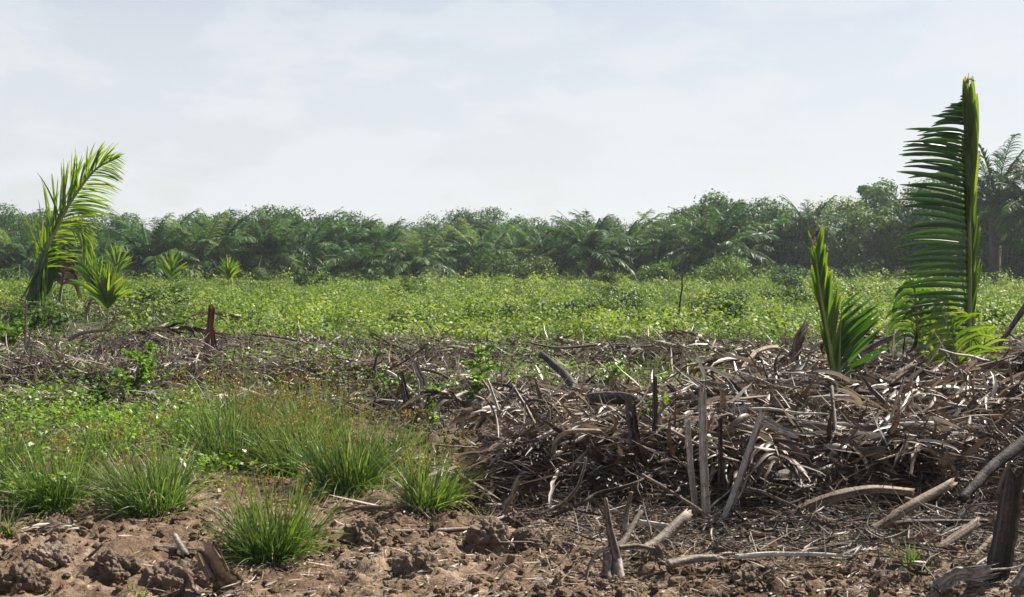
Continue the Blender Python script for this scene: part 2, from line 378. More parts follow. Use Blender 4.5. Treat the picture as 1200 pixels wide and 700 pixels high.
# ------------------------------------------------------------------ density fields, all on the ground plane
def sample(n, d0, d1, p=1.0, wide=0.50, pad=1.5):
    """random ground points in the part of the field the camera can see, denser near"""
    u = rng.random(n); d = 1 / (1 / d1 + (1 / d0 - 1 / d1) * u) if p == 1 else d0 * (d1 / d0) ** u
    x = (rng.random(n) * 2 - 1) * (d * wide + pad)
    return x, d

# ---- green cover beyond the ridge
def cover_field(x, y):
    u = 600 + FPX * x / y
    edge = 20.8 - 2.1 * (fbm(x * .25, y * .1, 41, 3) - .5) + 3.2 * (1 - ss(100, 230, u)) * 1.2
    return ss(0, 1.8, y - edge + 6.5 * (fbm(x * .45, y * .3, 55, 4) - .5))
def cover_h(x, y):
    c = fbm(x * .8, y * .38, 61, 4); c2 = fbm(x * 2.2, y * 2.2, 63, 2)
    return 0.03 + 0.22 * ss(.36, .72, c) * (0.35 + .65 * c2) + 0.08 * c2
mb = MB()
x, y = sample(150000, 16.5, 118, wide=.47)
x2, y2 = sample(60000, 40, 118, p=0, wide=.47); x = np.append(x, x2); y = np.append(y, y2)
k = rng.random(len(x)) < cover_field(x, y) * (0.35 + .65 * ss(.33, .5, fbm(x * .35 + 5, y * .35, 71, 3)))
x, y = x[k], y[k]; hh = cover_h(x, y); q = 1 - rng.random(len(x)) ** 2
z = H(x, y) + hh * q + 0.01
nn = rng.normal(0, .75, (len(x), 3)); nn[:, 2] += 0.9
size = (.04 + .075 * rng.random(len(x)) ** 1.6) * (1 + ss(30, 110, y) * 1.3)
leaves(mb, np.stack([x, y, z], 1), nn, size, asp=.62, rnd=np.clip(fbm(x * .5, y * .5, 81, 2) * .9 - .2 + rng.random(len(x)) * .5, 0, 1))
nc = 9500; cx, cy = sample(nc, 17, 116, wide=.47); kk = (rng.random(nc) < cover_field(cx, cy)) & (rng.random(nc) < .25 + .75 * ss(.4, .6, fbm(cx * .3, cy * .2, 77, 3))); cx, cy = cx[kk], cy[kk]; nc = len(cx)
cr_ = .16 + .34 * rng.random(nc) ** 1.5; cr_ = cr_ * (1 + ss(30, 110, cy) * .8); chh = cr_ * (.9 + 1.1 * rng.random(nc)); crn = rng.random(nc)
per = 72; v_ = rv(nc * per).reshape(nc, per, 3); v_[..., 2] = np.abs(v_[..., 2]); rad_ = .72 + .36 * rng.random((nc, per, 1))
P_ = v_ * rad_ * np.stack([cr_ * 1.2, cr_, chh], 1)[:, None] + np.stack([cx, cy, H(cx, cy)], 1)[:, None]
n_ = v_ + rng.normal(0, .5, v_.shape); n_[..., 2] += .45
leaves(mb, P_.reshape(-1, 3), n_.reshape(-1, 3), ((.038 + .045 * rng.random((nc, per))) * (.7 + .8 * crn[:, None]) * (1 + ss(30, 110, cy) * 1.4)[:, None]).ravel(), asp=.65, rnd=np.clip((crn[:, None] * .65 + .45 * rng.random((nc, per))), 0, 1).ravel())
# upright shoots
x, y = sample(16000, 24, 112, wide=.47); k = rng.random(len(x)) < cover_field(x, y); x, y = x[k], y[k]
D = rng.normal(0, .5, (len(x), 3)); D[:, 2] = 1
ribbons(mb, np.stack([x, y, H(x, y) + cover_h(x, y) * .5], 1), D, .12 + .25 * rng.random(len(x)), .02 * (1 + y / 40), K=3, bend=.8, prof='leaf')
tag(mb.build('ground_cover', M['cover']), 'bright green creeping plants covering the cleared field up to the far trees', 'ground cover', kind='stuff')

# ---- dry litter and twigs inside the field and on ridges
def litter_density(x, y):
    u = 600 + FPX * x / y
    mid = bumpf(y, 11.6, 12.6, 21.0, 23.5) * (0.35 + .9 * ss(.36, .55, fbm(x * .5, y * .5, 91, 3)))
    mid = mid * (1 - .55 * bumpf(y, 13.4, 14, 17, 18) * bumpf(u, 480, 560, 1000, 1100)); mid = np.maximum(mid, .5 * bumpf(y, 20, 21, 27, 29) * (1 - ss(-8, -4.5, x))); mid = np.maximum(mid, ridge(x, y) * 1.0); mid = np.maximum(mid, ridge2(x, y) * .9)
    lf = leftmound(x, y) * .9
    sp_ = .10 * ss(.55, .7, fbm(x * .3 + 3, y * .3, 93, 3)) * ss(25, 28, y)
    return np.clip(np.maximum(np.maximum(mid, lf), sp_), 0, 1) * (1 - .75 * rightsoil(x, y))
mb = MB(); mbt = MB()
x, y = sample(130000, 11.6, 60, wide=.47)
k = rng.random(len(x)) < litter_density(x, y); x, y = x[k], y[k]; n = len(x)
th = .16 * ridge(x, y) + .16 * ridge2(x, y) + .3 * leftmound(x, y) + .04
z = H(x, y) + th * rng.random(n)
D = rng.normal(0, 1, (n, 3)); D[:, 2] = D[:, 2] * .35 + .15
ang = 9 * fbm(x * .5, y * .5, 141, 2) + rng.normal(0, .6, n); m_ = rng.random(n) < .6; D[m_, 0] = np.cos(ang[m_]) * 1.3; D[m_, 1] = np.sin(ang[m_]) * 1.3
tone = np.clip(fbm(x * 1.6, y * 1.6, 143, 3) * 1.5 - .45, 0, 1)
h = n // 2
ribbons(mb, np.stack([x, y, z], 1)[:h], D[:h], .10 + .32 * rng.random(h), .008 + .034 * rng.random(h) ** 2.6, K=4, bend=rng.normal(0, 1.5, h), g=rv(h), fold=.5, prof='strip', rnd=np.clip(tone[:h] * .75 + .45 * rng.random(h) ** 1.5, 0, 1))
twigs(mbt, np.stack([x, y, z], 1)[h:], D[h:], .15 + .6 * rng.random(n - h) ** 2, .003 + .006 * rng.random(n - h) ** 2, K=5, M=3, bend=rng.normal(0, 1, n - h), g=rv(n - h), wig=.02)
tag(mb.build('leaf_litter', M['dead']), 'grey brown dead leaflets strewn between the field and the grass', 'litter', kind='stuff')
tag(mbt.build('twig_litter', M['wood']), 'tangled thin dry twigs strewn between the field and the grass', 'twigs', kind='stuff')

# ---- the heap on the right: loose leaflets and fibres
def heap_top(x, y):
    p_ = pile(x, y); return H(x, y) + (.10 * ss(0, .15, p_) + p_ * (.62 + .38 * ss(-.2, 2.6, x)) * (.02 + .30 * ss(.3, .7, fbm(x * 1.3, y * 1.3, 107, 2)) * fbm(x * 1.7, y * 1.7, 101, 3)))
mb = MB(); mbt = MB(); mbw = MB()
n = 100000; x = -1.2 + 8.2 * rng.random(n); y = 7.4 + 6.2 * rng.random(n) ** 1.35
pl = pile(x, y); k = (rng.random(n) < np.minimum(1, pl * 1.8) * .9 + .015) & (np.abs(x) < y * .5 + .6) & (rng.random(n) < .55); x, y, pl = x[k], y[k], pl[k]; n = len(x)
z = H(x, y) + (heap_top(x, y) - H(x, y)) * rng.random(n) ** .7
P = np.stack([x, y, z], 1)
D = rng.normal(0, 1, (n, 3)); D[:, 2] = D[:, 2] * .42 + .05; D[:, 0] *= 1.2
ang = 10 * fbm(x * .9, y * .9, 145, 2) + rng.normal(0, .5, n); m_ = rng.random(n) < .6; D[m_, 0] = np.cos(ang[m_]) * 1.4; D[m_, 1] = np.sin(ang[m_]) * 1.4
tone = np.clip(fbm(x * 2.6, y * 2.6, 147, 3) * 1.7 - .55, 0, 1)
a, b = int(n * .64), int(n * .84)
ribbons(mb, P[:a], D[:a], .07 + .33 * rng.random(a) ** 1.4, .008 + .042 * rng.random(a) ** 2.6, K=6, bend=np.where(rng.random(a) < .6, .45, 2.2) * rng.normal(0, 1, a), g=rv(a), fold=.55, prof='strip', rnd=np.clip(tone[:a] * .7 + .5 * rng.random(a) ** 2, 0, 1))
ribbons(mbw, P[a:b], D[a:b], .05 + .22 * rng.random(b - a), .003 + .004 * rng.random(b - a), K=4, bend=rng.normal(0, 2.4, b - a), g=rv(b - a), prof='grass')
twigs(mbt, P[b:], D[b:], .10 + .38 * rng.random(n - b) ** 2, .0018 + .0045 * rng.random(n - b) ** 2, K=6, M=4, bend=np.where(rng.random(n - b) < .5, .5, 2.0) * rng.normal(0, 1, n - b), g=rv(n - b), wig=.018)
tag(mb.build('dry_leaflets', M['dead']), 'loose curled dead leaflets filling the brown heap on the right', 'litter', kind='stuff')
tag(mbw.build('dry_fibre', M['straw']), 'fine straw coloured fibres caught all through the brown heap', 'fibres', kind='stuff')
tag(mbt.build('root_tangle', M['wood']), 'thin curling dry rootlets tangled through the brown heap', 'rootlets', kind='stuff')

mb = MB()
x, y = sample(14000, 11.6, 30, wide=.47); k = rng.random(len(x)) < litter_density(x, y) * ss(.36, .55, fbm(x * 1.2, y * 1.2, 149, 3)); x, y = x[k], y[k]
n2 = 4200; xh = -1.2 + 8.2 * rng.random(n2); yh = 7.6 + 5.6 * rng.random(n2); k = (rng.random(n2) < pile(xh, yh) * ss(.38, .62, fbm(xh * 1.4, yh * 1.4, 150, 3))) & (np.abs(xh) < yh * .5)
xh, yh = xh[k], yh[k]
P = np.stack([np.append(x, xh), np.append(y, yh), np.append(H(x, y) + .10 + .1 * rng.random(len(x)), heap_top(xh, yh) + .04 * rng.random(len(xh)))], 1); n = len(P)
D = rng.normal(0, 1, (n, 3)); D[:, 2] = D[:, 2] * .3 + .2
ribbons(mb, P, D, .14 + .30 * rng.random(n), .014 + .030 * rng.random(n) ** 1.5, K=8, bend=.1 + 1.8 * rng.random(n) ** 2, g=np.array([0, 0, -1]) + rng.normal(0, .6, (n, 3)), fold=.6, prof='strip', rnd=rng.random(n), wig=.006)
tag(mb.build('bleached_leaves', M['deadpale']), 'wide bleached dead leaf strips lying over the heap and debris', 'litter', kind='stuff')

mb = MB(); mbt = MB()
n = 15000; x = -.4 + 4.9 * rng.random(n); y = 5.7 + 2.6 * rng.random(n); k = rng.random(n) < ss(5.7, 7.8, y + .28 * x + .6 * fbm(x * 1.5, y * 1.5, 155, 2) - .4) ** 1.5 * ss(-.4, .7, x); x, y = x[k], y[k]; n = len(x)
P = np.stack([x, y, H(x, y) + .01 + .05 * rng.random(n)], 1); D = rng.normal(0, 1, (n, 3)); D[:, 2] = D[:, 2] * .12 + .04; h = n // 2
ribbons(mb, P[:h], D[:h], .06 + .28 * rng.random(h) ** 1.6, .004 + .018 * rng.random(h) ** 2.5, K=5, bend=rng.normal(0, .9, h), g=rv(h), fold=.5, prof='strip', rnd=rng.random(h) ** 1.4)
twigs(mbt, P[h:], D[h:], .08 + .45 * rng.random(n - h) ** 2, .0015 + .005 * rng.random(n - h) ** 2.5, K=6, M=5, bend=rng.normal(0, .9, n - h), g=rv(n - h), wig=.014)
tag(mb.build('scattered_leaflets', M['dead']), 'dead leaflets scattered on the soil in front of the heap', 'litter', kind='stuff')
tag(mbt.build('scattered_twigs', M['wood']), 'thin twigs scattered on the soil in front of the heap', 'twigs', kind='stuff')
# ---- soil crumbs, chips
t_ = (1 + 5 ** .5) / 2
import bmesh
def ico_quads(sub, n_quads=True):
    """a cube sphere (quads)"""
    bm = bmesh.new(); bmesh.ops.create_cube(bm, size=2); bmesh.ops.subdivide_edges(bm, edges=bm.edges[:], cuts=sub, use_grid_fill=True)
    bm.verts.ensure_lookup_table()
    V = nrmz(np.array([v.co[:] for v in bm.verts])); F = np.array([[v.index for v in f.verts] for f in bm.faces]); bm.free(); return V, F
V1, F1 = ico_quads(2)
mb = MB()
n = 17000; d = 5.4 + 8 * rng.random(n) ** 1.5; x = (rng.random(n) * 2 - 1) * (d * .47 + .3); y = d
k = rng.random(n) < (.25 + .75 * ss(.42, .62, fbm(x * 1.5, y * 1.5, 111, 3))) * (1 - .7 * pile(x, y)); x, y = x[k], y[k]; n = len(x)
s = .004 + .024 * rng.random(n) ** 3.2
VV = V1[None] * (1 + rng.normal(0, .13, (n, len(V1), 1)) + .45 * np.abs((V1 @ rv(n).T).T[:, :, None]) - .2) * (s[:, None, None]) * (1 + rng.normal(0, .22, (n, 1, 3)))
VV = VV + np.stack([x, y, H(x, y) + s * .35], 1)[:, None]
FF = F1[None] + (np.arange(n) * len(V1))[:, None, None]
mb.add(VV.reshape(-1, 3), FF.reshape(-1, 4), np.repeat(rng.random(n), len(V1)))
tag(mb.build('soil_crumbs', M['soil'], smooth=False), 'small dry crumbs of brown earth scattered over the bare soil', 'soil crumbs', kind='stuff')
mb = MB()
n = 19000; d = 5.4 + 8 * rng.random(n) ** 1.5; x = (rng.random(n) * 2 - 1) * (d * .47 + .3); y = d
k = rng.random(n) < .25 + .75 * ss(.45, .65, fbm(x * .9, y * .9, 113, 3)); x, y = x[k], y[k]; n = len(x)
D = rng.normal(0, 1, (n, 3)); D[:, 2] *= .12; D[:, 0] *= 1.3
ribbons(mb, np.stack([x, y, H(x, y) + .006 + .02 * rng.random(n)], 1), D, .02 + .13 * rng.random(n) ** 2.5, .003 + .012 * rng.random(n) ** 2.5, K=3, bend=rng.normal(0, .7, n), g=rv(n), N=np.array([0, 0, 1]) + rng.normal(0, .4, (n, 3)), fold=.3)
tag(mb.build('straw_litter', M['straw']), 'short pale straws and chips lying on the bare soil', 'litter', kind='stuff')

# ---- low creeper and sparse grass between
def creep_density(x, y):
    u, v = proj(x, y, 0 * x)
    n1 = fbm(x * .9, y * .9, 121, 3)
    a = (1 - ss(230, 300, u)) * bumpf(v, 462, 476, 520, 560) * .9
    b = bumpf(v, 392, 402, 475, 490) * (1 - ss(950, 1010, u)) * ss(.43, .53, n1)
    c = bumpf(v, 400, 408, 446, 455) * bumpf(u, 540, 600, 900, 960) * .95 * ss(.40, .52, n1)
    e = bumpf(v, 430, 440, 470, 480) * bumpf(u, 100, 130, 200, 230) * .7
    w_ = bumpf(v, 540, 560, 590, 612) * (1 - ss(470, 530, u)) * .35 * ss(.45, .6, fbm(x * 1.8, y * 1.8, 127, 3))
    return np.clip(np.maximum(np.maximum(a * (.45 + .55 * ss(.4, .55, fbm(x * 1.3, y * 1.3, 128, 3))), b), np.maximum(np.maximum(c, e), w_)), 0, 1) * (1 - pile(x, y))
mb = MB()
x, y = sample(200000, 7.4, 26, wide=.47); k = rng.random(len(x)) < creep_density(x, y) * .85; x, y = x[k], y[k]; n = len(x)
z = H(x, y) + (.06 + .42 * fbm(x * 1.6, y * 1.6, 123, 2) ** 1.3) * (1 - rng.random(n) ** 1.5)
nn = rng.normal(0, .55, (n, 3)); nn[:, 2] += 1
leaves(mb, np.stack([x, y, z], 1), nn, .022 + .045 * rng.random(n) ** 1.4, asp=.6)
tag(mb.build('creeper', M['creeper']), 'low bright green creeper spreading over the litter behind the grass', 'creeper', kind='stuff')
mb = MB(); mbs = MB()
def grass_density(x, y):
    u, v = proj(x, y, 0 * x)
    a = (1 - ss(520, 570, u)) * bumpf(v, 470, 490, 565, 600) * (.25 + .75 * ss(.4, .6, fbm(x * 1.1, y * 1.1, 131, 3)))
    return np.clip(a, 0, 1)
x, y = sample(42000, 7.2, 14, wide=.47); k = rng.random(len(x)) < grass_density(x, y) * .6; x, y = x[k], y[k]; n = len(x)
D = rng.normal(0, .38, (n, 3)); D[:, 2] = 1
ribbons(mb, np.stack([x, y, H(x, y) - .01], 1), D, (.05 + .20 * rng.random(n) ** 2), .004 + .003 * rng.random(n), K=4, bend=.9 * rng.random(n), prof='grass')
x, y = sample(26000, 12, 24, wide=.47); k = rng.random(len(x)) < .28 * ss(.5, .65, fbm(x * .8 + 4, y * .8, 133, 3)) * (1 - pile(x, y)); x, y = x[k], y[k]; n = len(x)
D = rng.normal(0, .4, (n, 3)); D[:, 2] = 1
ribbons(mb, np.stack([x, y, H(x, y) - .01], 1), D, (.08 + .16 * rng.random(n)), .006, K=3, bend=.8, prof='grass')
tag(mb.build('grass', M['grass']), 'short green grass growing sparsely between the sedge tufts', 'grass', kind='stuff')

# ------------------------------------------------------------------ sedge tufts
def tuft_mesh(n, spread, hgt, nseed, seedh=1.0):
    mb = MB(); a = rng.random(n) * 2 * np.pi; r = spread * .28 * np.sqrt(rng.random(n))
    P = np.stack([np.cos(a) * r, np.sin(a) * r, -.03 + 0 * a], 1)
    tilt = np.clip(np.abs(rng.normal(.35, .42, n)), .02, 1.35); a2 = a + rng.normal(0, .5, n)
    D = np.stack([np.cos(a2) * np.sin(tilt), np.sin(a2) * np.sin(tilt), np.cos(tilt)], 1)
    lop = rng.random() * 6.28; D = nrmz(D + .22 * rng.random() * np.array([math.cos(lop), math.sin(lop), 0]) + rng.normal(0, .05, (n, 3)))
    L = hgt * (.40 + .8 * rng.random(n)) * (1 - .25 * rng.random() * np.cos(a - lop)); dead = rng.random(n) < .06
    ribbons(mb, P, D, L, .0055 + .0045 * rng.random(n), K=6, bend=.35 + 1.3 * rng.random(n) ** 2 + dead * 1.2, fold=.35, prof='grass', rnd=np.where(dead, .97, rng.random(n) * .85))
    m = n // 5; a = rng.random(m) * 6.28; D = np.stack([np.cos(a), np.sin(a), .1 + .35 * rng.random(m)], 1)
    ribbons(mb, np.stack([np.cos(a) * spread * .15, np.sin(a) * spread * .15, 0 * a], 1), D, hgt * (.2 + .35 * rng.random(m)), .005, K=5, bend=1.6, prof='grass', rnd=.93 + .07 * rng.random(m))
    ms = MB()
    if nseed:
        a = rng.random(nseed) * 2 * np.pi; tl = rng.random(nseed) * .5
        D = np.stack([np.cos(a) * np.sin(tl), np.sin(a) * np.sin(tl), np.cos(tl)], 1); Ls = hgt * seedh * (.5 + .75 * rng.random(nseed))
        P0 = np.stack([np.cos(a) * spread * .15, np.sin(a) * spread * .15, 0 * a], 1)
        pts, ds = centre(P0, D, Ls, 5, .35, (0, 0, -1)); tip = pts[:, -1]
        twigs(ms, P0, D, Ls, .0012, K=5, M=3, bend=.35, rnd=.9)
        for i in range(nseed):
            m = 34; c = tip[i] + rng.normal(0, 1, (m, 3)) * np.array([.026, .026, .020])
            leaves(ms, c, rv(m), .010 + .012 * rng.random(m), asp=.6, rnd=np.clip(rng.normal(.5, .2, m), 0, 1))
    return mb, ms
TUFTS = [ # px, py base, width px, height px, blades, seeds, label
 (320, 650, 120, 95, 620, 8, 'nearest sedge tuft, standing alone on bare soil with bent pale blades at its foot'),
 (178, 598, 130, 95, 620, 5, 'wide blue green sedge tuft on the bare soil edge, left of the nearest tuft'),
 (62, 592, 105, 85, 480, 5, 'dark green sedge tuft second from the left edge, on the soil edge'),
 (502, 592, 85, 75, 360, 5, 'small sedge tuft at the foot of the brown heap'),
 (408, 570, 112, 92, 600, 14, 'bushy sedge tuft behind the nearest one, full of orange seed heads'),
 (345, 552, 105, 90, 480, 14, 'tall sedge tuft with rusty seed heads, between the bushy tuft and the wide one'),
 (275, 545, 120, 98, 560, 10, 'sedge tuft right behind the gap between the wide tuft and the nearest one'),
 (455, 548, 85, 60, 260, 5, 'low sedge tuft between the bushy tuft and the one by the heap'),
 (228, 520, 90, 65, 260, 4, 'low hazy sedge tuft behind the wide tuft, near the dry twigs'),
 (365, 520, 130, 78, 480, 8, 'sedge tuft at the back of the grass, under the bleached leaf fan'),
 (18, 545, 80, 60, 240, 3, 'sedge tuft cut by the left edge of the picture, behind the dark tuft'),
 (120, 535, 90, 60, 240, 3, 'faint sedge tuft standing behind and between the two left front tufts'),
 (300, 500, 130, 60, 420, 6, 'rearmost sedge tuft, its tips against the dry debris strip'),
 (763, 438, 50, 34, 160, 0, 'lone little grass tuft growing in the brown strip behind the heap'),
 (5, 622, 36, 36, 60, 0, 'thin yellowish grass clump at the left edge of the bare soil'),
 (1066, 662, 34, 34, 60, 0, 'small fresh grass clump on the soil between the stick ends at right'),
 (940, 634, 16, 20, 22, 0, 'tiny bright green seedling tuft on the soil below the heap'),
 (160, 694, 40, 16, 60, 0, 'tiny green shoots at the bottom edge, beside the cracked earth'),
]
for px, py, w, hgt, nb, nsd, lab in TUFTS:
    p = gnd(px, py); s = p[1] / FPX
    e = empty('grass_tuft', p); tag(e, lab, 'grass tuft', 'tufts of grass and sedge')
    mb, ms = tuft_mesh(nb, w * s, hgt * s * 1.02, int(nsd * 2.2))
    mb.build('blades', M['grass'], e)
    if nsd: ms.build('seed_heads', M['seed'], e)

# ------------------------------------------------------------------ young palms
def frond(parent, path, r0, n, lens, lside, ang, width, matl, droop=.5, spreadvec=None, t0=.12, t1=.99, rn=(.0, .8), sides=(1, -1), K=7, upb=0.0, jit=.07, nj=.18, name='frond', rachmat='rachis', close=1.0, wig=0.0, gv=(0, 0, -1)):
    """path: world points of the rachis; lens(t) leaflet length; ang(t) angle to the rachis; spreadvec the direction the leaf blade opens"""
    org = np.asarray(parent.location[:])
    p = smoothpath([np.asarray(q) for q in path], 60); d = nrmz(np.gradient(p, axis=0))
    mb = MB(); tube(mb, path, r0, r0 * .25, M=7, n=34, rough=.05, rnd=.7)
    rach = mb
    mb = MB()
    sv = nrmz(np.asarray(spreadvec, float))
    for sd in sides:
        t = np.linspace(t0, t1, n) + rng.normal(0, .003, n); i = np.clip((t * 59).astype(int), 0, 59)
        base = p[i]; dd = d[i]; side = nrmz(sv[None] - dd * (dd @ sv)[:, None]) * sd
        nm = np.cross(dd, side)
        A = np.array([ang(q, sd) for q in t]) + rng.normal(0, jit, n)
        D = dd * np.cos(A)[:, None] + side * np.sin(A)[:, None] + nm * (upb + rng.normal(0, jit, n))[:, None] * sd + np.array([0, 0, 0.0])
        Ls = np.array([lens(q, sd) for q in t]) * (1 + rng.normal(0, .06, n))
        ribbons(mb, base, D, np.maximum(Ls, .02), width * (.6 + .5 * np.sin(np.pi * t)), K=K, bend=droop * (1 + rng.normal(0, .25, n)), g=gv, N=nm + rng.normal(0, nj, (n, 3)) + np.array([0, 0, .3]), fold=.45, prof='leaf' if False else 'strip', rnd=rn[0] + (rn[1] - rn[0]) * rng.random(n), wig=wig)
    fo = mb.build(name, M[matl], parent, origin=org)
    fo.parent = parent
    ro = rach.build('rachis', M[rachmat], fo, origin=org)
    return fo
def young(px, py, d, lab, name='young_palm', grp='young palms regrowing in the cleared field'):
    p = at(px, py, d); e = empty(name, (p[0], p[1], p[2])); tag(e, lab, 'palm', grp); return e
sn = lambda t, a=.75: math.sin(math.pi * min(max(t, 0), 1) ** a)

# right big palm (d=12): tall folded spear with leaflets opened to the left
dR = 11.6
e = young(1132, 442, dR, 'tallest young palm, a single upright frond opened only to the left, above the heap')
path = [at(1133, 446, dR), at(1136, 340, dR), at(1135, 230, dR - .02), at(1133, 150, dR), at(1134, 92, dR + .03)]
def lenL(t, s): 
    return .74 * min(1, (t - .02) / .22 + .15) * (1 if t < .66 else max(.12, 1 - (t - .66) / .26))
frond(e, path, .030, 68, lenL, None, lambda t, s: 1.35 + .10 * math.sin(t * 9) - .45 * max(0, t - .75), .050, 'palm', nj=.06, droop=.40, spreadvec=(-1, -.28, .0), t0=.10, t1=.90, rn=(.0, .62), sides=(1,), K=9, jit=.022)
# leaflets still folded up along the rachis (the spear)
frond(e, [at(1136, 430, dR + .03), at(1138, 340, dR + .03), at(1137, 240, dR), at(1134, 90, dR)], .012, 40, lambda t, s: .50, None, lambda t, s: .09 + .05 * (1 - t), .055, 'palm_y', droop=.02, spreadvec=(1, .3, 0), t0=.05, t1=.86, rn=(.0, .8), K=6, jit=.05, name='folded_spear')
frond(e, [at(1137, 260, dR - .04), at(1138, 180, dR - .03), at(1135, 86, dR - .02)], .010, 12, lambda t, s: .62, None, lambda t, s: .06, .085, 'palm_y', droop=.02, spreadvec=(1, -.5, 0), t0=.0, t1=.62, rn=(.3, 1), K=6, jit=.05, name='folded_spear')
# low bright leaflets left of the foot
frond(e, [at(1128, 440, dR - .1), at(1116, 400, dR - .2), at(1098, 345, dR - .3)], .014, 15, lambda t, s: .44 * sn(t * .8 + .15), None, lambda t, s: 1.0, .040, 'palm_y', droop=1.6, spreadvec=(-1, -.3, .2), rn=(.3, 1), K=7)
frond(e, [at(1140, 440, dR + .1), at(1150, 415, dR + .1), at(1158, 380, dR + .1)], .012, 10, lambda t, s: .30 * sn(t * .8 + .15), None, lambda t, s: .6, .036, 'palm_y', droop=1.0, spreadvec=(1, -.3, .1), rn=(.3, 1), K=6)
# curled dried leaflet tips at the top
tp = at(1134, 97, dR)
for q in range(5):
    mb = MB(); ribbons(mb, (tp + rng.normal(0, .012, 3))[None], (np.array([0, 0, 1]) + rng.normal(0, .1, 3))[None], .07 + .05 * rng.random(), .015, K=8, bend=3.0, g=np.array([[rng.normal(0, 1), rng.normal(0, .6), -1]]), fold=.3, prof='grass')
    mb.build('dried_tip', M['deadpale'], e, origin=e.location[:])
# small drooping palm left of it
e = young(1074, 415, 12.4, 'small wilted young palm drooping between the two tall ones on the heap')
frond(e, [at(1076, 418, 12.4), at(1074, 380, 12.4), at(1072, 340, 12.35), at(1066, 328, 12.3)], .018, 16, lambda t, s: .42 * sn(t * .8 + .12), None, lambda t, s: .8, .042, 'palm', droop=2.6, spreadvec=(1, -.3, 0), rn=(.2, .9), K=8)
frond(e, [at(1078, 416, 12.4), at(1079, 380, 12.45), at(1078, 345, 12.4)], .014, 10, lambda t, s: .40 * sn(t * .8 + .1), None, lambda t, s: .4, .036, 'dead', droop=2.2, spreadvec=(1, .3, 0), rn=(.1, .5), K=7, name='dead_frond', rachmat='wood')
frond(e, [at(1070, 418, 12.35), at(1100, 395, 12.2), at(1112, 420, 12.1)], .010, 14, lambda t, s: .30 * sn(t * .8 + .15), None, lambda t, s: .9, .036, 'palm_y', droop=1.8, spreadvec=(0, 0, 1), rn=(.3, 1), K=7)
# right second palm (d=10.6)
d2 = 10.4
e = young(981, 458, d2, 'short bright young palm with a ragged dry tip, left of the tallest palm')
path = [at(982, 462, d2), at(972, 400, d2), at(962, 345, d2), at(955, 290, d2)]
frond(e, path, .022, 30, lambda t, s: .50 * (1 - .6 * t) + .05, None, lambda t, s: .40 - .12 * t, .040, 'palm_y', droop=-.10, spreadvec=(1, -.3, 0), t0=.12, t1=.97, rn=(.2, 1), sides=(1,), K=7, jit=.05)
frond(e, [q + np.array([.01, .05, 0]) for q in path], .012, 26, lambda t, s: .42 * (1 - .5 * t), None, lambda t, s: .12, .036, 'palm_y', droop=.0, spreadvec=(-1, .3, 0), t0=.1, t1=.95, rn=(.1, .9), sides=(1,), K=6)
frond(e, [at(984, 456, d2 - .05), at(984, 410, d2 - .05), at(986, 360, d2 - .1)], .014, 17, lambda t, s: .56 * sn(.25 + t * .6), None, lambda t, s: .75 - .1 * t, .042, 'palm', droop=.25, spreadvec=(1, -.35, 0), rn=(0, .55), sides=(1,), K=8)
tp = at(955, 288, d2)
for q in range(9):
    mb = MB(); ribbons(mb, (tp + rng.normal(0, .03, 3))[None], (np.array([0, 0, 1]) + rng.normal(0, .3, 3))[None], .06 + .06 * rng.random(), .016, K=5, bend=2.0, g=rv(1), fold=.3, prof='grass')
    mb.build('dried_tip', M['dead'], e, origin=e.location[:])

# left big palm (d=27)
dL = 27.0
e = young(34, 362, dL, 'tall leaning palm at far left, one frond arching to the right over the horizon')
path = [at(36, 372, dL), at(44, 320, dL), at(66, 268, dL), at(86, 232, dL), at(112, 199, dL - .2), at(140, 184, dL - .4)]
frond(e, path, .06, 74, lambda t, s: (1.20 if s > 0 else 1.0) * (sn(.12 + t * .78, .9)) * (1 if t < .9 else .75), None, lambda t, s: (.42 if s > 0 else .80), .042, 'palm_y', droop=.75, spreadvec=(-.9, -.25, .42), t0=.22, t1=.99, rn=(.2, 1), K=9, jit=.10)
frond(e, [at(62, 275, dL - .1), at(50, 310, dL - .15), at(40, 345, dL - .2), at(34, 362, dL - .2)], .03, 34, lambda t, s: .95 * sn(.2 + t * .7), None, lambda t, s: .32, .075, 'palm', droop=.7, spreadvec=(1, -.4, .1), rn=(.1, .9), K=8, jit=.1)
frond(e, [at(74, 268, dL), at(95, 272, dL - .2), at(104, 295, dL - .3), at(120, 330, dL - .4)], .02, 16, lambda t, s: .55 * sn(.15 + t * .8), None, lambda t, s: .5, .06, 'palm_y', droop=1.8, spreadvec=(1, -.3, .3), rn=(.2, 1), K=7)
frond(e, [at(66, 272, dL + .1), at(60, 300, dL + .2), at(48, 350, dL + .2)], .025, 22, lambda t, s: .75 * sn(.2 + t * .7), None, lambda t, s: .3, .06, 'palm', droop=1.4, spreadvec=(1, .3, 0), rn=(.0, .6), K=7)
# dead hanging fronds and stems
e2 = young(68, 362, dL + .4, 'wilted brown palm stem with hanging dry leaves beside the tall leaning palm')
frond(e2, [at(68, 366, dL + .4), at(74, 325, dL + .4), at(82, 285, dL + .4)], .045, 20, lambda t, s: .8 * sn(.1 + t * .8), None, lambda t, s: 1.0, .06, 'dead', droop=3.5, spreadvec=(1, -.3, 0), t0=.4, rn=(.1, .8), K=8, name='dead_frond', rachmat='wood')
frond(e2, [at(52, 360, dL + .5), at(56, 325, dL + .5), at(64, 290, dL + .5)], .03, 20, lambda t, s: .7 * sn(.2 + t * .7), None, lambda t, s: .25, .06, 'palm', droop=.5, spreadvec=(1, -.3, 0), rn=(.1, .8), K=7)
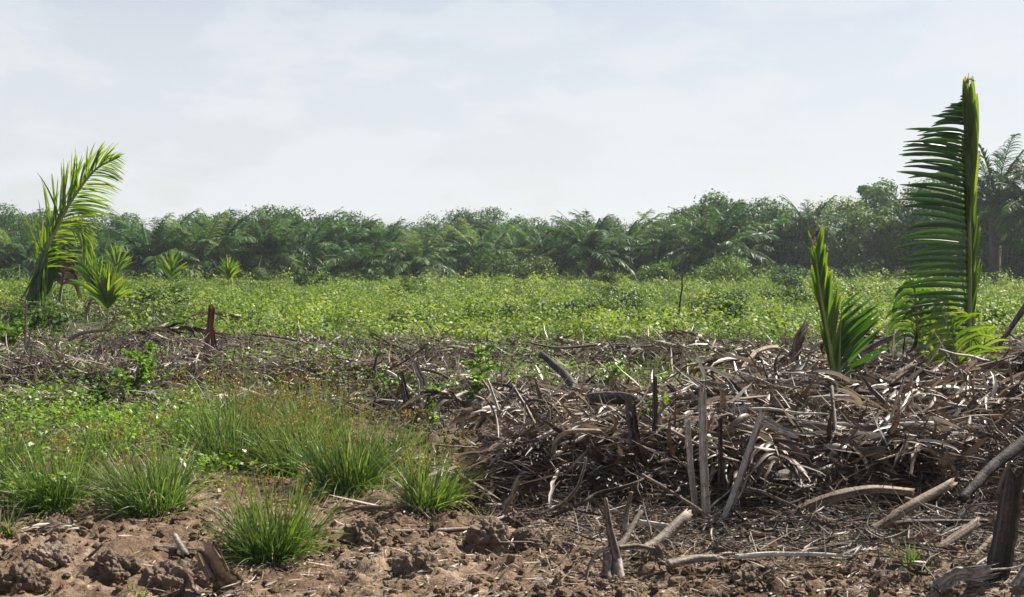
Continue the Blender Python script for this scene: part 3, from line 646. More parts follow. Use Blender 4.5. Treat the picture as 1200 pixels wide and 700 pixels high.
# fan palm at 125
def fan(px, py, d, wpx, hpx, lab, n=22, mat='palm_y', dead=False, lean=0.0):
    e = young(px, py, d, lab); s = d / FPX; h = hpx * s
    b = np.array(e.location[:]); top = b + np.array([lean * h, 0, h * .55])
    frond(e, [b - np.array([0, 0, .1]), b + np.array([lean * h * .4, 0, h * .28]), top], .02 * max(1, h / 1.2), n, lambda t, s_: h * (.62 - .1 * abs(t - .5)), None, lambda t, s_: 1.05 - 1.0 * t, .055 * h / 1.2 + .01, mat, droop=.75, spreadvec=(1, -.2, 0), t0=.40, t1=1.0, rn=(.0, 1), K=7, jit=.12)
    if dead:
        frond(e, [b, b + np.array([-.25 * h, 0, .4 * h]), b + np.array([-.35 * h, -.05, .25 * h])], .012, 10, lambda t, s_: h * .25, None, lambda t, s_: .5, .04, 'dead', droop=2.5, spreadvec=(0, -1, .3), rn=(.2, .8), K=6, name='dead_frond', rachmat='wood')
    return e
fan(126, 376, 24.5, 60, 62, 'fan shaped young palm beside the tall leaning palm at left', n=24, dead=True)
fan(118, 366, 26.0, 40, 66, 'brown tipped young palm just behind the fan shaped one', n=14, mat='palm', lean=-.1)
fan(268, 336, 48, 30, 34, 'small young palm standing in the green field, right of the slender one', n=16)
fan(200, 336, 50, 20, 40, 'slender pale young palm in front of the far palms at left', n=12, lean=.05)
fan(137, 330, 60, 40, 42, 'pale green young palm peeking over the fan shaped palm', n=18)

# ------------------------------------------------------------------ far oil palms
def oil_palm(trunk_h, nf, fl, seed):
    global rng
    rng = np.random.default_rng(seed)
    mbt = MB(); pth = [(0, 0, -.3), (0.05, 0, trunk_h * .5), (0, 0.05, trunk_h)]
    tube(mbt, pth, .30, .26, M=12, n=22, rough=.22, rnd=.3)
    # old frond bases
    n = 90; a = rng.random(n) * 6.28; zz = rng.random(n) * trunk_h
    twigs(mbt, np.stack([np.cos(a) * .22, np.sin(a) * .22, zz], 1), np.stack([np.cos(a), np.sin(a), 1.1 + 0 * a], 1), .28, .045, K=2, M=4)
    mbc = MB(); mbr = MB()
    for i in range(nf):
        az = i * 2.39996 + rng.normal(0, .15); el = 1.40 - 1.05 * (i / nf) ** .95 + rng.normal(0, .06)
        L = fl * (.85 + .3 * rng.random()) * (.75 if el > 1.25 else 1)
        D = np.array([[math.cos(az) * math.cos(el), math.sin(az) * math.cos(el), math.sin(el)]])
        pts, ds = centre(np.array([[0, 0, trunk_h - .1]]), D, L, 14, 1.0 + .9 * (1 - el / 1.4) + rng.random() * .3, (0, 0, -1))
        pts, ds = pts[0], ds[0]
        twigs(mbc, np.array([[0, 0, trunk_h - .1]]), D, L, .045, K=14, M=4, bend=1.0 + .9 * (1 - el / 1.4), rnd=.85)
        frn = rng.random() * .75
        m = 44; t = np.linspace(.16, .99, m); f = t * 14; k = np.clip(f.astype(int), 0, 13); fr = (f - k)[:, None]
        B = pts[k] * (1 - fr) + pts[k + 1] * fr; dd = ds[k]
        for sd in (-1, 1):
            side = nrmz(np.cross(dd, np.array([0, 0, 1.0]))) * sd; up = np.cross(side, dd) * sd
            DD = dd * .7 + side * .75 + np.array([0, 0, 1]) * rng.normal(.05, .16, m)[:, None]
            ribbons(mbc, B, DD, .95 * np.sin(np.pi * (.1 + .85 * t)) ** .7 * (fl / 4) * (1 + rng.normal(0, .1, m)), .105, K=3, bend=.9 + rng.random(m) * .8, N=np.array([0, 0, 1.0]) + rng.normal(0, .3, (m, 3)), prof='strip', rnd=np.clip(frn + rng.random(m) * .25, 0, 1) if i < nf * .9 else np.clip(.8 + .2 * rng.random(m), 0, 1))
    return mbt, mbc
PP = []
for i, (th, nf, fl) in enumerate([(.8, 24, 4.4), (1.5, 24, 4.6), (.5, 20, 3.9), (4.4, 26, 4.4)]):
    r_ = rng; a, b = oil_palm(th, nf, fl, 500 + i); rng = r_
    o = empty('oil_palm', (0, 0, 0)); a.build('trunk', M['bark'], o); b.build('crown', M['farpalm'], o); PP.append((o, th + fl * .72))
def ordw(i): return ['leftmost', 'second', 'third', 'fourth', 'fifth', 'sixth', 'seventh', 'eighth', 'ninth', 'tenth', 'eleventh', 'twelfth', 'thirteenth', 'fourteenth', 'fifteenth', 'sixteenth', 'seventeenth', 'eighteenth', 'nineteenth', 'twentieth', 'twenty-first', 'twenty-second', 'twenty-third', 'twenty-fourth', 'twenty-fifth', 'twenty-sixth'][i]
used = {}
def place(proto_list, i, px, topy, d, lab, cat, grp, rz=None, sx=1.0):
    o, h0 = proto_list[i]
    if id(o) in used: o = copy_tree(o)
    used[id(proto_list[i][0])] = 1
    x = (px - 600) / FPX * d; z0 = Hs(x, d)
    want = (HORIZ - topy) / FPX * d + CAM_H - z0
    s = want / h0
    o.location = (x, d, z0); o.scale = (s * sx, s * sx, s); o.rotation_euler = (0, 0, random.random() * 6.28 if rz is None else rz)
    tag(o, lab, cat, grp); return o
palms = [ # px, top y, distance, kind
 (-30, 262, 104, 1), (22, 268, 98, 0), (70, 285, 100, 2), (118, 272, 104, 0), (178, 258, 101, 0), (232, 262, 103, 0), (258, 252, 108, 1), (312, 255, 103, 1), (352, 258, 106, 0), (398, 256, 110, 1), (420, 280, 98, 2),
 (450, 262, 112, 1), (488, 276, 100, 0), (530, 266, 112, 1), (566, 268, 108, 0), (606, 266, 114, 1), (640, 270, 106, 0), (690, 254, 102, 1), (726, 258, 108, 0), (765, 272, 112, 2), (798, 262, 106, 0), (838, 244, 98, 1), (902, 262, 104, 0), (948, 240, 104, 3), (1165, 178, 84, 3), (1216, 196, 80, 3)]
palms.sort()
for i, (px, ty, d, kd) in enumerate(palms):
    lab = ('leftmost oil palm in the far row, half outside the left edge' if i == 0 else
           'tallest oil palm, behind the tallest young palm at the right edge' if px == 1165 else
           'oil palm cut by the right edge of the picture, dark and drooping' if px == 1216 else
           '%s oil palm from the left in the row along the far field edge' % ordw(i))
    place(PP, kd, px, ty - 3, d - 7 if d > 90 else d, lab, 'palm tree', 'oil palms along the far edge of the field')

# ------------------------------------------------------------------ far broadleaf trees
def broadleaf(hgt, wid, seed, ncl=34, low=.15, leaf=.27, per=330, ragged=.2):
    global rng
    rng = np.random.default_rng(seed)
    mbt = MB(); mbc = MB()
    tube(mbt, [(0, 0, -.3), (.1, 0, hgt * .3), (0, .1, hgt * .62)], .17, .09, M=8, n=14, rough=.1)
    cs = []
    for i in range(ncl):
        u = rng.random(); a = rng.random() * 6.28; zz = low + (1 - low) * u
        rr = wid * .5 * math.sqrt(max(0.05, math.sin(math.pi * min(.98, .18 + .78 * u)))) * (.35 + .65 * math.sqrt(rng.random()))
        cs.append((math.cos(a) * rr, math.sin(a) * rr, hgt * (zz * .92) - .1))
    cs = np.array(cs)
    for c in cs[:18]:
        b = np.array([0, 0, hgt * (.2 + .35 * rng.random())]); tube(mbt, [b, (b + c) / 2 + rng.normal(0, .15, 3), c], .06, .015, M=5, n=9, rough=.1)
    for c in cs:
        r = wid * (.11 + .10 * rng.random()); n = per
        v = rv(n); rad = r * (.55 + .5 * rng.random(n) ** .6); sh = np.array([1.25, 1.25, .8])
        stray = rng.random(n) < .08; rad = np.where(stray, rad * (1.2 + ragged * 2 * rng.random(n)), rad)
        nn = v + rng.normal(0, .5, (n, 3)); nn[:, 2] += .35
        leaves(mbc, c + v * rad[:, None] * sh, nn, leaf * (.6 + .8 * rng.random(n)), asp=.6, rnd=np.clip(rng.random() * .45 + rng.random(n) * .6, 0, 1))
    return mbt, mbc
BT = []
for i, (h, w, mt, nc, lo) in enumerate([(8, 7, 'tree_a', 38, .2), (8, 5.5, 'tree_a', 32, .1), (8, 8, 'tree_a', 42, .12), (8, 6, 'tree_b', 36, .02), (8, 8.5, 'tree_b', 44, .02), (8, 4.2, 'tree_a', 20, .35)]):
    r_ = rng; a, b = broadleaf(h, w, 700 + i, nc, lo); rng = r_
    o = empty('broadleaf_tree', (0, 0, 0)); a.build('trunk', M['bark'], o); b.build('crown', M[mt], o); BT.append((o, h * .98))
trees = [(-40, 242, 150, 2), (12, 240, 148, 0), (45, 246, 160, 1), (90, 248, 142, 0), (140, 250, 150, 2), (205, 258, 165, 1), (245, 250, 150, 2), (290, 247, 165, 0), (333, 242, 140, 2), (372, 252, 160, 1), (412, 248, 145, 0), (452, 262, 165, 2), (482, 264, 175, 1), (520, 252, 165, 0),
 (560, 244, 142, 2), (600, 254, 150, 1), (632, 256, 165, 0), (670, 258, 160, 2), (708, 254, 150, 1), (745, 262, 165, 2), (770, 254, 120, 3)]
for i, (px, ty, d, kd) in enumerate(sorted(trees)):
    lab = '%s from the left of the round hazy trees rising behind the oil palms' % ordw(i) if i else 'hazy tree at the left edge, rising behind the oil palms'
    place(BT, kd, px, ty, d, lab, 'tree', 'round trees behind the oil palms')
near = [(815, 236, 108, 3, 'ragged leafy tree rising above its neighbours, right of the picture centre'), (850, 226, 104, 1, 'dark tree with clumps of leaves poking into the sky, right of centre'),
 (885, 234, 100, 2, 'broad dark tree standing just left of the feathery palm top'), (915, 240, 106, 3, 'green tree directly beneath the thin feathery palm top'), (948, 262, 96, 4, 'low vine covered tree left of the tallest young palm'),
 (985, 238, 100, 4, 'vine covered domed tree behind the short bright young palm'), (1022, 240, 94, 3, 'yellow green tree behind the tips of the tallest young palm'), (1055, 236, 98, 2, 'dark tree hidden behind the tallest young palm leaflets'),
 (1026, 212, 116, 5, 'thin sparse treetop sticking up left of the tallest young palm'), (1095, 216, 96, 4, 'tall tree directly behind the tallest young palm'), (1130, 232, 92, 2, 'dark tree between the tallest young palm and the tall oil palm'),
 (1180, 236, 88, 1, 'dark leafy tree under the tall oil palm at right'), (1225, 240, 88, 2, 'dark tree cut by the right edge of the picture'), (790, 262, 98, 3, 'small bushy green tree at the foot of the ragged leafy tree')]
for px, ty, d, kd, lab in near: place(BT, kd, px, ty, d, lab, 'tree', 'dark trees at the right of the field edge')

# undergrowth closing the foot of the wood, and the wood further back
mb = MB()
n = 70000; x = (rng.random(n) * 2 - 1) * 62; y = 100 + 14 * rng.random(n) + 3 * np.sin(x * .2); y = np.where(x > 15, y - 8, y)
top = .5 + 1.5 * fbm(x * .25, y * .2, 151, 3); z = H(x, y) + top * rng.random(n) ** .8
nn = rng.normal(0, .8, (n, 3)); nn[:, 2] += .6
leaves(mb, np.stack([x, y, z], 1), nn, .18 + .22 * rng.random(n), asp=.55)
tag(mb.build('undergrowth', M['tree_a']), 'dark undergrowth closing the foot of the far trees', 'undergrowth', kind='stuff')
mb = MB()
n = 60000; x = (rng.random(n) * 2 - 1) * 130; y = 175 + 25 * rng.random(n)
top = 5.2 + 2.0 * fbm(x * .12, y * .02, 153, 3); z = top * rng.random(n) ** .6
nn = rng.normal(0, .8, (n, 3)); nn[:, 2] += .6
leaves(mb, np.stack([x, y, z], 1), nn, .5 + .5 * rng.random(n), asp=.6)
tag(mb.build('far_wood', M['tree_a']), 'far off wood that reads as one hazy mass behind the trees', 'wood', kind='stuff')

# ------------------------------------------------------------------ shrubs in the field, saplings
def shrub(px, py, d, wpx, hpx, lab, mat='shrubdark', nleaf=1600, leaf=None, cat='shrub', name='leafy_shrub'):
    p = at(px, py, d); p[2] = Hs(p[0], d); s = d / FPX; w = wpx * s; h = hpx * s
    e = empty(name, p); tag(e, lab, cat)
    ms = MB(); ml = MB(); lf = leaf or max(.07, 3.2 * s)
    k = 14
    for i in range(k):
        a = rng.random() * 6.28; r = w * .42 * math.sqrt(rng.random()); zz = h * (.35 + .5 * rng.random()) * (1 - .4 * (r / (w * .5)) ** 2)
        c = np.array([math.cos(a) * r, math.sin(a) * r, zz])
        tube(ms, [(0, 0, -.05), c * .5 + rng.normal(0, .04, 3), c], .012 + .01 * h, .004, M=5, n=8, rough=.1)
        n = nleaf // k; v = rv(n); rad = w * .17 * (.5 + .6 * rng.random(n)); nn = v + rng.normal(0, .5, (n, 3)); nn[:, 2] += .5
        P = c + v * rad[:, None] * np.array([1.1, 1.1, .9]); P[:, 2] = np.maximum(P[:, 2], .02)
        leaves(ml, P, nn, lf * (.7 + .6 * rng.random(n)), asp=.55, rnd=np.clip(rng.random() * .4 + rng.random(n) * .6, 0, 1))
    ms.build('stem', M['stem'], e); ml.build('foliage', M[mat], e)
shrub(577, 328, 84, 62, 44, 'large dark rounded shrub at the far edge, centre of the picture')
shrub(367, 335, 70, 40, 22, 'small dark shrub in the green field below the far oil palms')
shrub(690, 372, 33, 66, 26, 'dark glossy shrub in the middle of the green field')
shrub(845, 326, 78, 80, 34, 'broad vine covered bush at the far edge, right of centre', 'cover', 2200)
shrub(768, 326, 80, 44, 26, 'lower vine covered bush left of the broad one', 'cover', 1400)
shrub(628, 322, 90, 50, 30, 'yellow green bush right of the dark rounded shrub', 'tree_b', 1400)
shrub(480, 345, 52, 50, 14, 'flat dark patch of shrub in the left half of the green field')
shrub(745, 390, 27.5, 36, 22, 'dark green shrub behind the brown ridge, right of the glossy one')
shrub(1010, 345, 50, 60, 18, 'low shrub in the field behind the two right palms', 'cover')
shrub(400, 388, 28, 60, 22, 'leafy bright shrub at the near edge of the field', 'creeper', 900)
shrub(290, 372, 30, 70, 24, 'bright leafy bush left of centre behind the reddish stump', 'creeper', 1100)

def sapling(pts, d, lab, nleaf=60, leaf=.05, r=.008, mat='creeper', spread=.12):
    P = [at(a, b, d) for a, b in pts]; e = empty('sapling', P[0]); tag(e, lab, 'sapling', 'leafy saplings among the debris')
    org = np.array(e.location[:])
    ms = MB(); P[0] = P[0] - np.array([0, 0, .08]); tube(ms, P, r, r * .4, M=6, n=18, rough=.08); ml = MB()
    q = smoothpath(P, 40)
    m = 9
    for i in range(m):
        b = q[int(10 + 29 * i / m)]; dv = rv(1)[0] * np.array([1, 1, .5]) + np.array([0, 0, .5]); tip = b + nrmz(dv) * spread * (1 + rng.random())
        tube(ms, [b, (b + tip) / 2 + np.array([0, 0, .01]), tip], r * .45, r * .2, M=4, n=6, rough=.05)
        n = int(nleaf * 1.5) // m; u = rng.random(n)[:, None]; c = b + (tip - b) * u + rng.normal(0, .025, (n, 3)); nn = rng.normal(0, .5, (n, 3)); nn[:, 2] += 1
        leaves(ml, c, nn, leaf * 1.35 * (.7 + .6 * rng.random(n)), asp=.62)
    ms.build('stem', M['stem'], e, origin=org).parent = e
    ml.build('foliage', M[mat], e, origin=org).parent = e
sapling([(548, 487), (556, 462), (562, 438), (565, 402)], 12.8, 'leafy sapling with a curved dark stem left of the heap', 170, .055)
sapling([(508, 500), (506, 478), (498, 462)], 11.5, 'small sapling with big leaves at the heap\'s left end', 70, .05)
sapling([(130, 495), (148, 462), (165, 440), (172, 410)], 12.6, 'bushy sapling growing out of the debris behind the wide sedge tuft', 330, .05, spread=.2)
sapling([(100, 500), (108, 478), (125, 462)], 12.2, 'low dark leaved sapling left of the bushy one', 260, .045, mat='shrubdark', spread=.16)
sapling([(198, 490), (201, 455), (196, 428)], 13.4, 'thin sapling with a straight reddish stem beside the bushy sapling', 40, .04)
sapling([(10, 415), (20, 395), (32, 385)], 17, 'yellow green sapling at the left edge under the leaning palm', 220, .055, spread=.22)
sapling([(715, 468), (717, 445), (722, 430)], 13.6, 'fresh green sapling behind the top of the heap', 90, .05)
sapling([(760, 520), (762, 490), (760, 465)], 8.7, 'small sprout climbing the dark slab in the heap', 34, .035)
sapling([(742, 475), (740, 455), (738, 440)], 10.9, 'yellowish sprout rising from the heap crest', 34, .04)
sapling([(1165, 425), (1158, 430), (1170, 440)], 13.0, 'tiny leaf sprout on the bare soil at the right edge', 20, .035, spread=.08)

BU = []
for i in range(3):
    w = 1.0 + .3 * i; h = .40 + .08 * i; ms = MB(); ml = MB(); e = empty('low_bush', (0, 0, 0))
    for k in range(12):
        a = rng.random() * 6.28; q = w * .42 * math.sqrt(rng.random()); c = np.array([math.cos(a) * q, math.sin(a) * q, h * (.4 + .5 * rng.random())])
        tube(ms, [(0, 0, -.05), c * .5, c], .012, .004, M=5, n=6, rough=.1)
        n = 90; v = rv(n); nn = v + rng.normal(0, .5, (n, 3)); nn[:, 2] += .5; P = c + v * (w * .17 * (.5 + .7 * rng.random((n, 1))))
        P[:, 2] = np.maximum(P[:, 2], .02); leaves(ml, P, nn, .085 * (.7 + .7 * rng.random(n)), asp=.55, rnd=np.clip(rng.random() * .5 + rng.random(n) * .6, 0, 1))
    ms.build('stem', M['stem'], e); ml.build('foliage', M[['shrubdark', 'tree_b', 'shrubdark'][i]], e); BU.append(e)
for i in range(60):
    o = BU[i % 3]
    if i > 2: o = copy_tree(o)
    u = rng.random() ** 1.7; y = 1 / (1 / 100 + (1 / 24 - 1 / 100) * u); x = (rng.random() * 2 - 1) * y * .43; sc_ = (.5 + .7 * rng.random() ** 2) * (1 + .6 * min(1, y / 80))
    o.location = (x, y, Hs(x, y)); o.rotation_euler = (0, 0, rng.random() * 6.28); o.scale = (sc_, sc_, sc_ * (.8 + .5 * rng.random()))
    tag(o, 'low darker green bush growing among the creepers of the open field', 'bush', 'low bushes dotted through the field')
# ------------------------------------------------------------------ branches, logs and slabs placed as in the photo
def branch(pts, r0, r1, lab, mat='wood', name='dead_branch', cat='branch', n=34, Mx=14, gn=.018, rough=.17, flat=1.0, rnd=None, jag=True, twigs_=0, grp='dead branches and roots lying in the debris'):
    P = [at(*q) for q in pts]; mb = MB()
    tube(mb, P, r0, r1, M=Mx, n=n, rough=rough, flat=flat, rnd=rng.random() if rnd is None else rnd, gnarl=gn, jag=jag)
    if twigs_:
        q = smoothpath(P, 30)
        for i in range(twigs_):
            b = q[rng.integers(5, 28)]; dv = rv(1)[0] * .12 * (1 + rng.random()); tube(mb, [b, b + dv * .5 + rng.normal(0, .01, 3), b + dv], r1 * .5, r1 * .2, M=5, n=8, rough=.1)
    o = mb.build(name, M[mat], None, origin=P[0]); tag(o, lab, cat, grp); return o
# forked root at the bottom
P0 = at(722, 655, 6.15); mb = MB()
for pts, a, b in [([(724, 660, 6.15), (716, 625, 6.12), (709, 584, 6.1)], .028, .010), ([(722, 655, 6.15), (727, 680, 6.05), (742, 712, 5.95)], .030, .024), ([(712, 648, 6.15), (712, 672, 6.1), (722, 692, 6.0), (736, 715, 5.9)], .026, .020),
                 ([(724, 642, 6.15), (745, 640, 6.2), (766, 643, 6.25)], .015, .012), ([(722, 650, 6.2), (736, 625, 6.35), (752, 600, 6.5)], .020, .012), ([(732, 622, 6.35), (735, 600, 6.35), (740, 577, 6.3)], .017, .011),
                 ([(714, 642, 6.12), (698, 650, 6.05), (688, 672, 6.0), (686, 702, 5.95)], .013, .006)]:
    tube(mb, [at(*q) for q in pts], a, b, M=9, n=18, rough=.12, rnd=.6, gnarl=.012)
tag(mb.build('dead_root', M['wood'], None, origin=P0), 'forked grey root standing up at the bottom edge, nearest of all', 'root')
B = branch
B([(630, 606, 7.4), (660, 590, 7.35), (676, 572, 7.3), (685, 548, 7.3), (686, 538, 7.3)], .013, .007, 'curved pale stick leaning at the heap\'s front left')
B([(632, 612, 7.3), (680, 592, 7.2), (700, 578, 7.25), (740, 568, 7.3), (760, 560, 7.4)], .012, .009, 'long crooked grey stick along the foot of the heap')
B([(752, 556, 7.4), (785, 575, 7.2), (833, 606, 7.0)], .011, .007, 'straight tan stick slanting down in front of the dark gap', 'tanwood')
B([(783, 503, 7.9), (812, 518, 7.7), (845, 535, 7.6), (872, 543, 7.6)], .014, .010, 'brown curved root crossing the pale upright slabs', 'tanwood')
B([(1058, 432, 10.3), (1085, 440, 10.2), (1130, 450, 10.1), (1170, 460, 10.0), (1215, 464, 9.9)], .055, .040, 'thick grey log lying across the foot of the tallest young palm', gn=.006)
B([(1020, 462, 10.0), (1045, 444, 10.1), (1068, 430, 10.2)], .035, .025, 'short bent log joined against the thick log\'s left end')
B([(905, 503, 9.3), (945, 478, 9.4), (985, 462, 9.5), (1045, 458, 9.5)], .040, .030, 'weathered log rising to the right below the short bright palm', flat=.7)
B([(915, 508, 9.1), (950, 490, 9.2), (985, 478, 9.3)], .022, .014, 'thinner pale stick parallel under the weathered log', 'palewood')
B([(636, 416, 13.4), (655, 432, 12.9), (672, 452, 12.2), (690, 468, 11.6)], .035, .045, 'twisted dark root rising at the left of the heap crest', 'darkwood', gn=.03)
B([(690, 470, 9.6), (720, 466, 9.4), (745, 470, 9.2), (760, 486, 9.0)], .050, .030, 'grey arched root near the heap crest', gn=.02)
B([(922, 614, 7.3), (950, 594, 7.3), (985, 580, 7.3), (1020, 574, 7.35), (1065, 578, 7.4)], .036, .020, 'tan arched branch along the front of the heap', 'tanwood')
B([(1022, 622, 6.9), (1062, 597, 7.0), (1112, 567, 7.2)], .030, .026, 'straight tan log pointing up to the right at the heap foot', 'tanwood')
B([(1078, 657, 6.3), (1105, 640, 6.4), (1142, 614, 6.6)], .026, .022, 'short pale log beside the small fresh grass clump', 'tanwood')
B([(1128, 664, 6.2), (1162, 630, 6.4)], .016, .012, 'short thin stick leaning towards the dark post', 'tanwood')
B([(1048, 614, 6.8), (1100, 611, 6.8), (1155, 611, 6.8)], .012, .009, 'level grey stick left of the dark post')
B([(1060, 584, 7.1), (1100, 596, 7.0), (1145, 612, 6.9)], .009, .005, 'thin drooping stick above the level one')
B([(782, 662, 6.15), (812, 656, 6.2), (838, 654, 6.2)], .024, .018, 'short grey log end on the soil by the forked root', 'wood')
B([(862, 653, 6.2), (905, 650, 6.2), (960, 650, 6.2), (1000, 653, 6.2)], .016, .008, 'long pale stick lying flat on the soil below the heap', 'palewood', twigs_=2)
B([(745, 652, 6.5), (770, 636, 6.6), (800, 608, 6.75)], .034, .028, 'thick dark sided log leaning by the forked root')
B([(760, 640, 6.8), (790, 655, 6.6)], .012, .010, 'stub of grey branch beside the thick leaning log')
B([(745, 612, 6.9), (790, 618, 6.85)], .020, .014, 'level grey branch behind the thick leaning log', 'palewood')
B([(462, 623, 7.0), (505, 622, 7.0), (553, 620, 7.0)], .020, .022, 'flat brown board like stick on the soil between grass and clods', 'tanwood', flat=.5, gn=.002)
B([(398, 602, 7.45), (420, 595, 7.5), (455, 593, 7.5), (487, 594, 7.5), (503, 609, 7.3)], .008, .005, 'thin arching straw coloured twig between the nearest tufts', 'tanwood')
B([(1215, 508, 7.3), (1165, 545, 7.1), (1128, 584, 6.9)], .034, .022, 'dark charred branch slanting in from the right edge', 'darkwood')
B([(975, 452, 8.6), (978, 500, 8.2), (984, 560, 7.8), (990, 612, 7.6)], .011, .015, 'thin upright grey stalk in front of the short bright palm')
B([(912, 406, 12.2), (888, 412, 11.8), (871, 430, 11.3), (863, 452, 10.8), (860, 470, 10.4)], .020, .028, 'arching brown root left of the short bright palm', 'tanwood', gn=.02)
B([(932, 430, 11.8), (895, 455, 11.2), (860, 485, 10.2), (838, 505, 9.4)], .045, .030, 'long root sloping down to the upright slabs', gn=.02)
B([(563, 476, 9.3), (574, 462, 9.4), (566, 446, 9.5)], .012, .008, 'short pale spike left of the crossed sticks')
B([(586, 486, 9.0), (579, 466, 9.0), (572, 446, 9.0)], .013, .009, 'left one of the pale crossed sticks on the heap', 'palewood')
B([(584, 486, 8.95), (593, 470, 8.95), (602, 455, 8.95)], .012, .009, 'right one of the pale crossed sticks on the heap', 'palewood')
B([(628, 500, 8.6), (614, 474, 8.8), (601, 452, 9.0)], .015, .010, 'brown stick leaning left beside the crossed sticks')
B([(620, 468, 9.0), (642, 472, 8.9), (656, 486, 8.8)], .010, .008, 'curled twig above the heap\'s tangled left half')
B([(648, 530, 7.9), (652, 516, 7.85), (668, 506, 7.8), (700, 505, 7.9)], .018, .014, 'hooked pale root on the heap face left of the dark slab', 'tanwood')
B([(454, 436, 13.0), (470, 446, 12.6), (500, 474, 11.8)], .018, .012, 'slanting light stick over the dark hollow left of the heap', 'palewood')
B([(470, 502, 11.4), (484, 492, 11.5), (490, 486, 11.5)], .012, .010, 'short pale stick at the dark hollow\'s foot', 'palewood')
B([(488, 432, 13.2), (510, 436, 13.1), (524, 443, 13.0)], .014, .010, 'small grey stick above the dark hollow')
B([(1205, 354, 13.4), (1186, 382, 13.3), (1170, 404, 13.2), (1160, 420, 13.2)], .030, .018, 'dark bare branch leaning at the right edge before the field', 'darkwood', twigs_=3)
B([(800, 322, 24), (797, 355, 24), (791, 388, 24)], .012, .028, 'thin bare dark twig standing in the green field', 'darkwood', gn=.02)
B([(31, 352, 15.0), (30, 400, 15.0), (32, 440, 15.0), (34, 470, 15.0)], .012, .018, 'thin pale upright stick under the leaning palm', gn=.012)
B([(134, 430, 14.5), (160, 420, 14.5), (190, 424, 14.4), (212, 450, 14.2)], .012, .008, 'long bowed twig over the bushy sapling', 'tanwood')
B([(80, 398, 18), (100, 390, 18), (130, 386, 18)], .030, .020, 'grey branch in the debris below the leaning palm')
B([(296, 392, 19), (340, 398, 18.8), (400, 412, 18.5), (412, 415, 18.4)], .016, .010, 'long dark branch lying over the twigs left of centre', 'darkwood')
B([(700, 404, 17), (660, 408, 17), (622, 402, 17)], .016, .010, 'thin dark branch lying behind the twisted root', 'darkwood')
B([(200, 496, 12.6), (202, 470, 12.6), (215, 460, 12.6), (232, 466, 12.6)], .010, .006, 'pale hooped twig at the back of the grass', 'palewood')
B([(252, 500, 12.2), (250, 470, 12.3), (256, 440, 12.4), (268, 422, 12.5)], .008, .005, 'slender wavy twig standing behind the rearmost sedge', 'tanwood')
B([(104, 442, 14), (112, 420, 14), (118, 400, 14)], .010, .006, 'little dark upright twig left of the bushy sapling', 'darkwood')
B([(1000, 522, 8.8), (1055, 520, 8.7), (1110, 506, 8.8), (1190, 497, 8.9)], .014, .010, 'long grey stick lying across the right of the heap')
B([(1040, 492, 9.0), (1065, 500, 8.7), (1080, 530, 8.4)], .012, .008, 'bent brown stick over the draped pale leaves', 'tanwood')
B([(870, 560, 7.8), (905, 560, 7.6), (950, 548, 7.8), (1000, 536, 8.0)], .035, .022, 'dark log buried in the heap face right of the slabs', 'darkwood')
B([(862, 572, 7.5), (895, 578, 7.4), (935, 597, 7.2)], .014, .010, 'straight grey stick sloping right below the dark log')
B([(812, 612, 7.3), (855, 575, 7.4), (862, 560, 7.5)], .006, .004, 'thin straw coloured stalk leaning on the upright slabs', 'palewood')
B([(842, 612, 7.3), (868, 578, 7.4), (884, 530, 7.6)], .008, .005, 'second thin stalk leaning right of the upright slabs', 'palewood')
B([(1180, 560, 7.3), (1205, 585, 7.0)], .02, .015, 'short rotten branch behind the dark post', 'darkwood')
B([(85, 668, 6.3), (105, 652, 6.35), (120, 638, 6.4)], .010, .006, 'short dark stick slanting up on the soil at lower left', 'darkwood')
B([(205, 628, 6.7), (212, 640, 6.55), (218, 650, 6.45)], .016, .020, 'short grey peg leaning on the soil left of the nearest tuft')
B([(180, 640, 6.6), (232, 644, 6.5)], .006, .004, 'thin straight straw on the soil beside the grey peg', 'palewood')
B([(640, 650, 6.1), (655, 700, 5.9), (650, 712, 5.8)], .003, .002, 'hair thin root curving down the soil in the middle', 'tanwood')
B([(310, 684, 6.05), (370, 692, 5.95), (440, 690, 5.95), (490, 680, 6.0)], .008, .005, 'low dark root half buried at the bottom edge', 'darkwood', gn=.02)
B([(1160, 668, 5.6), (1190, 665, 5.6), (1215, 655, 5.6)], .005, .004, 'thin grey twig crossing the foot of the dark post', 'palewood')

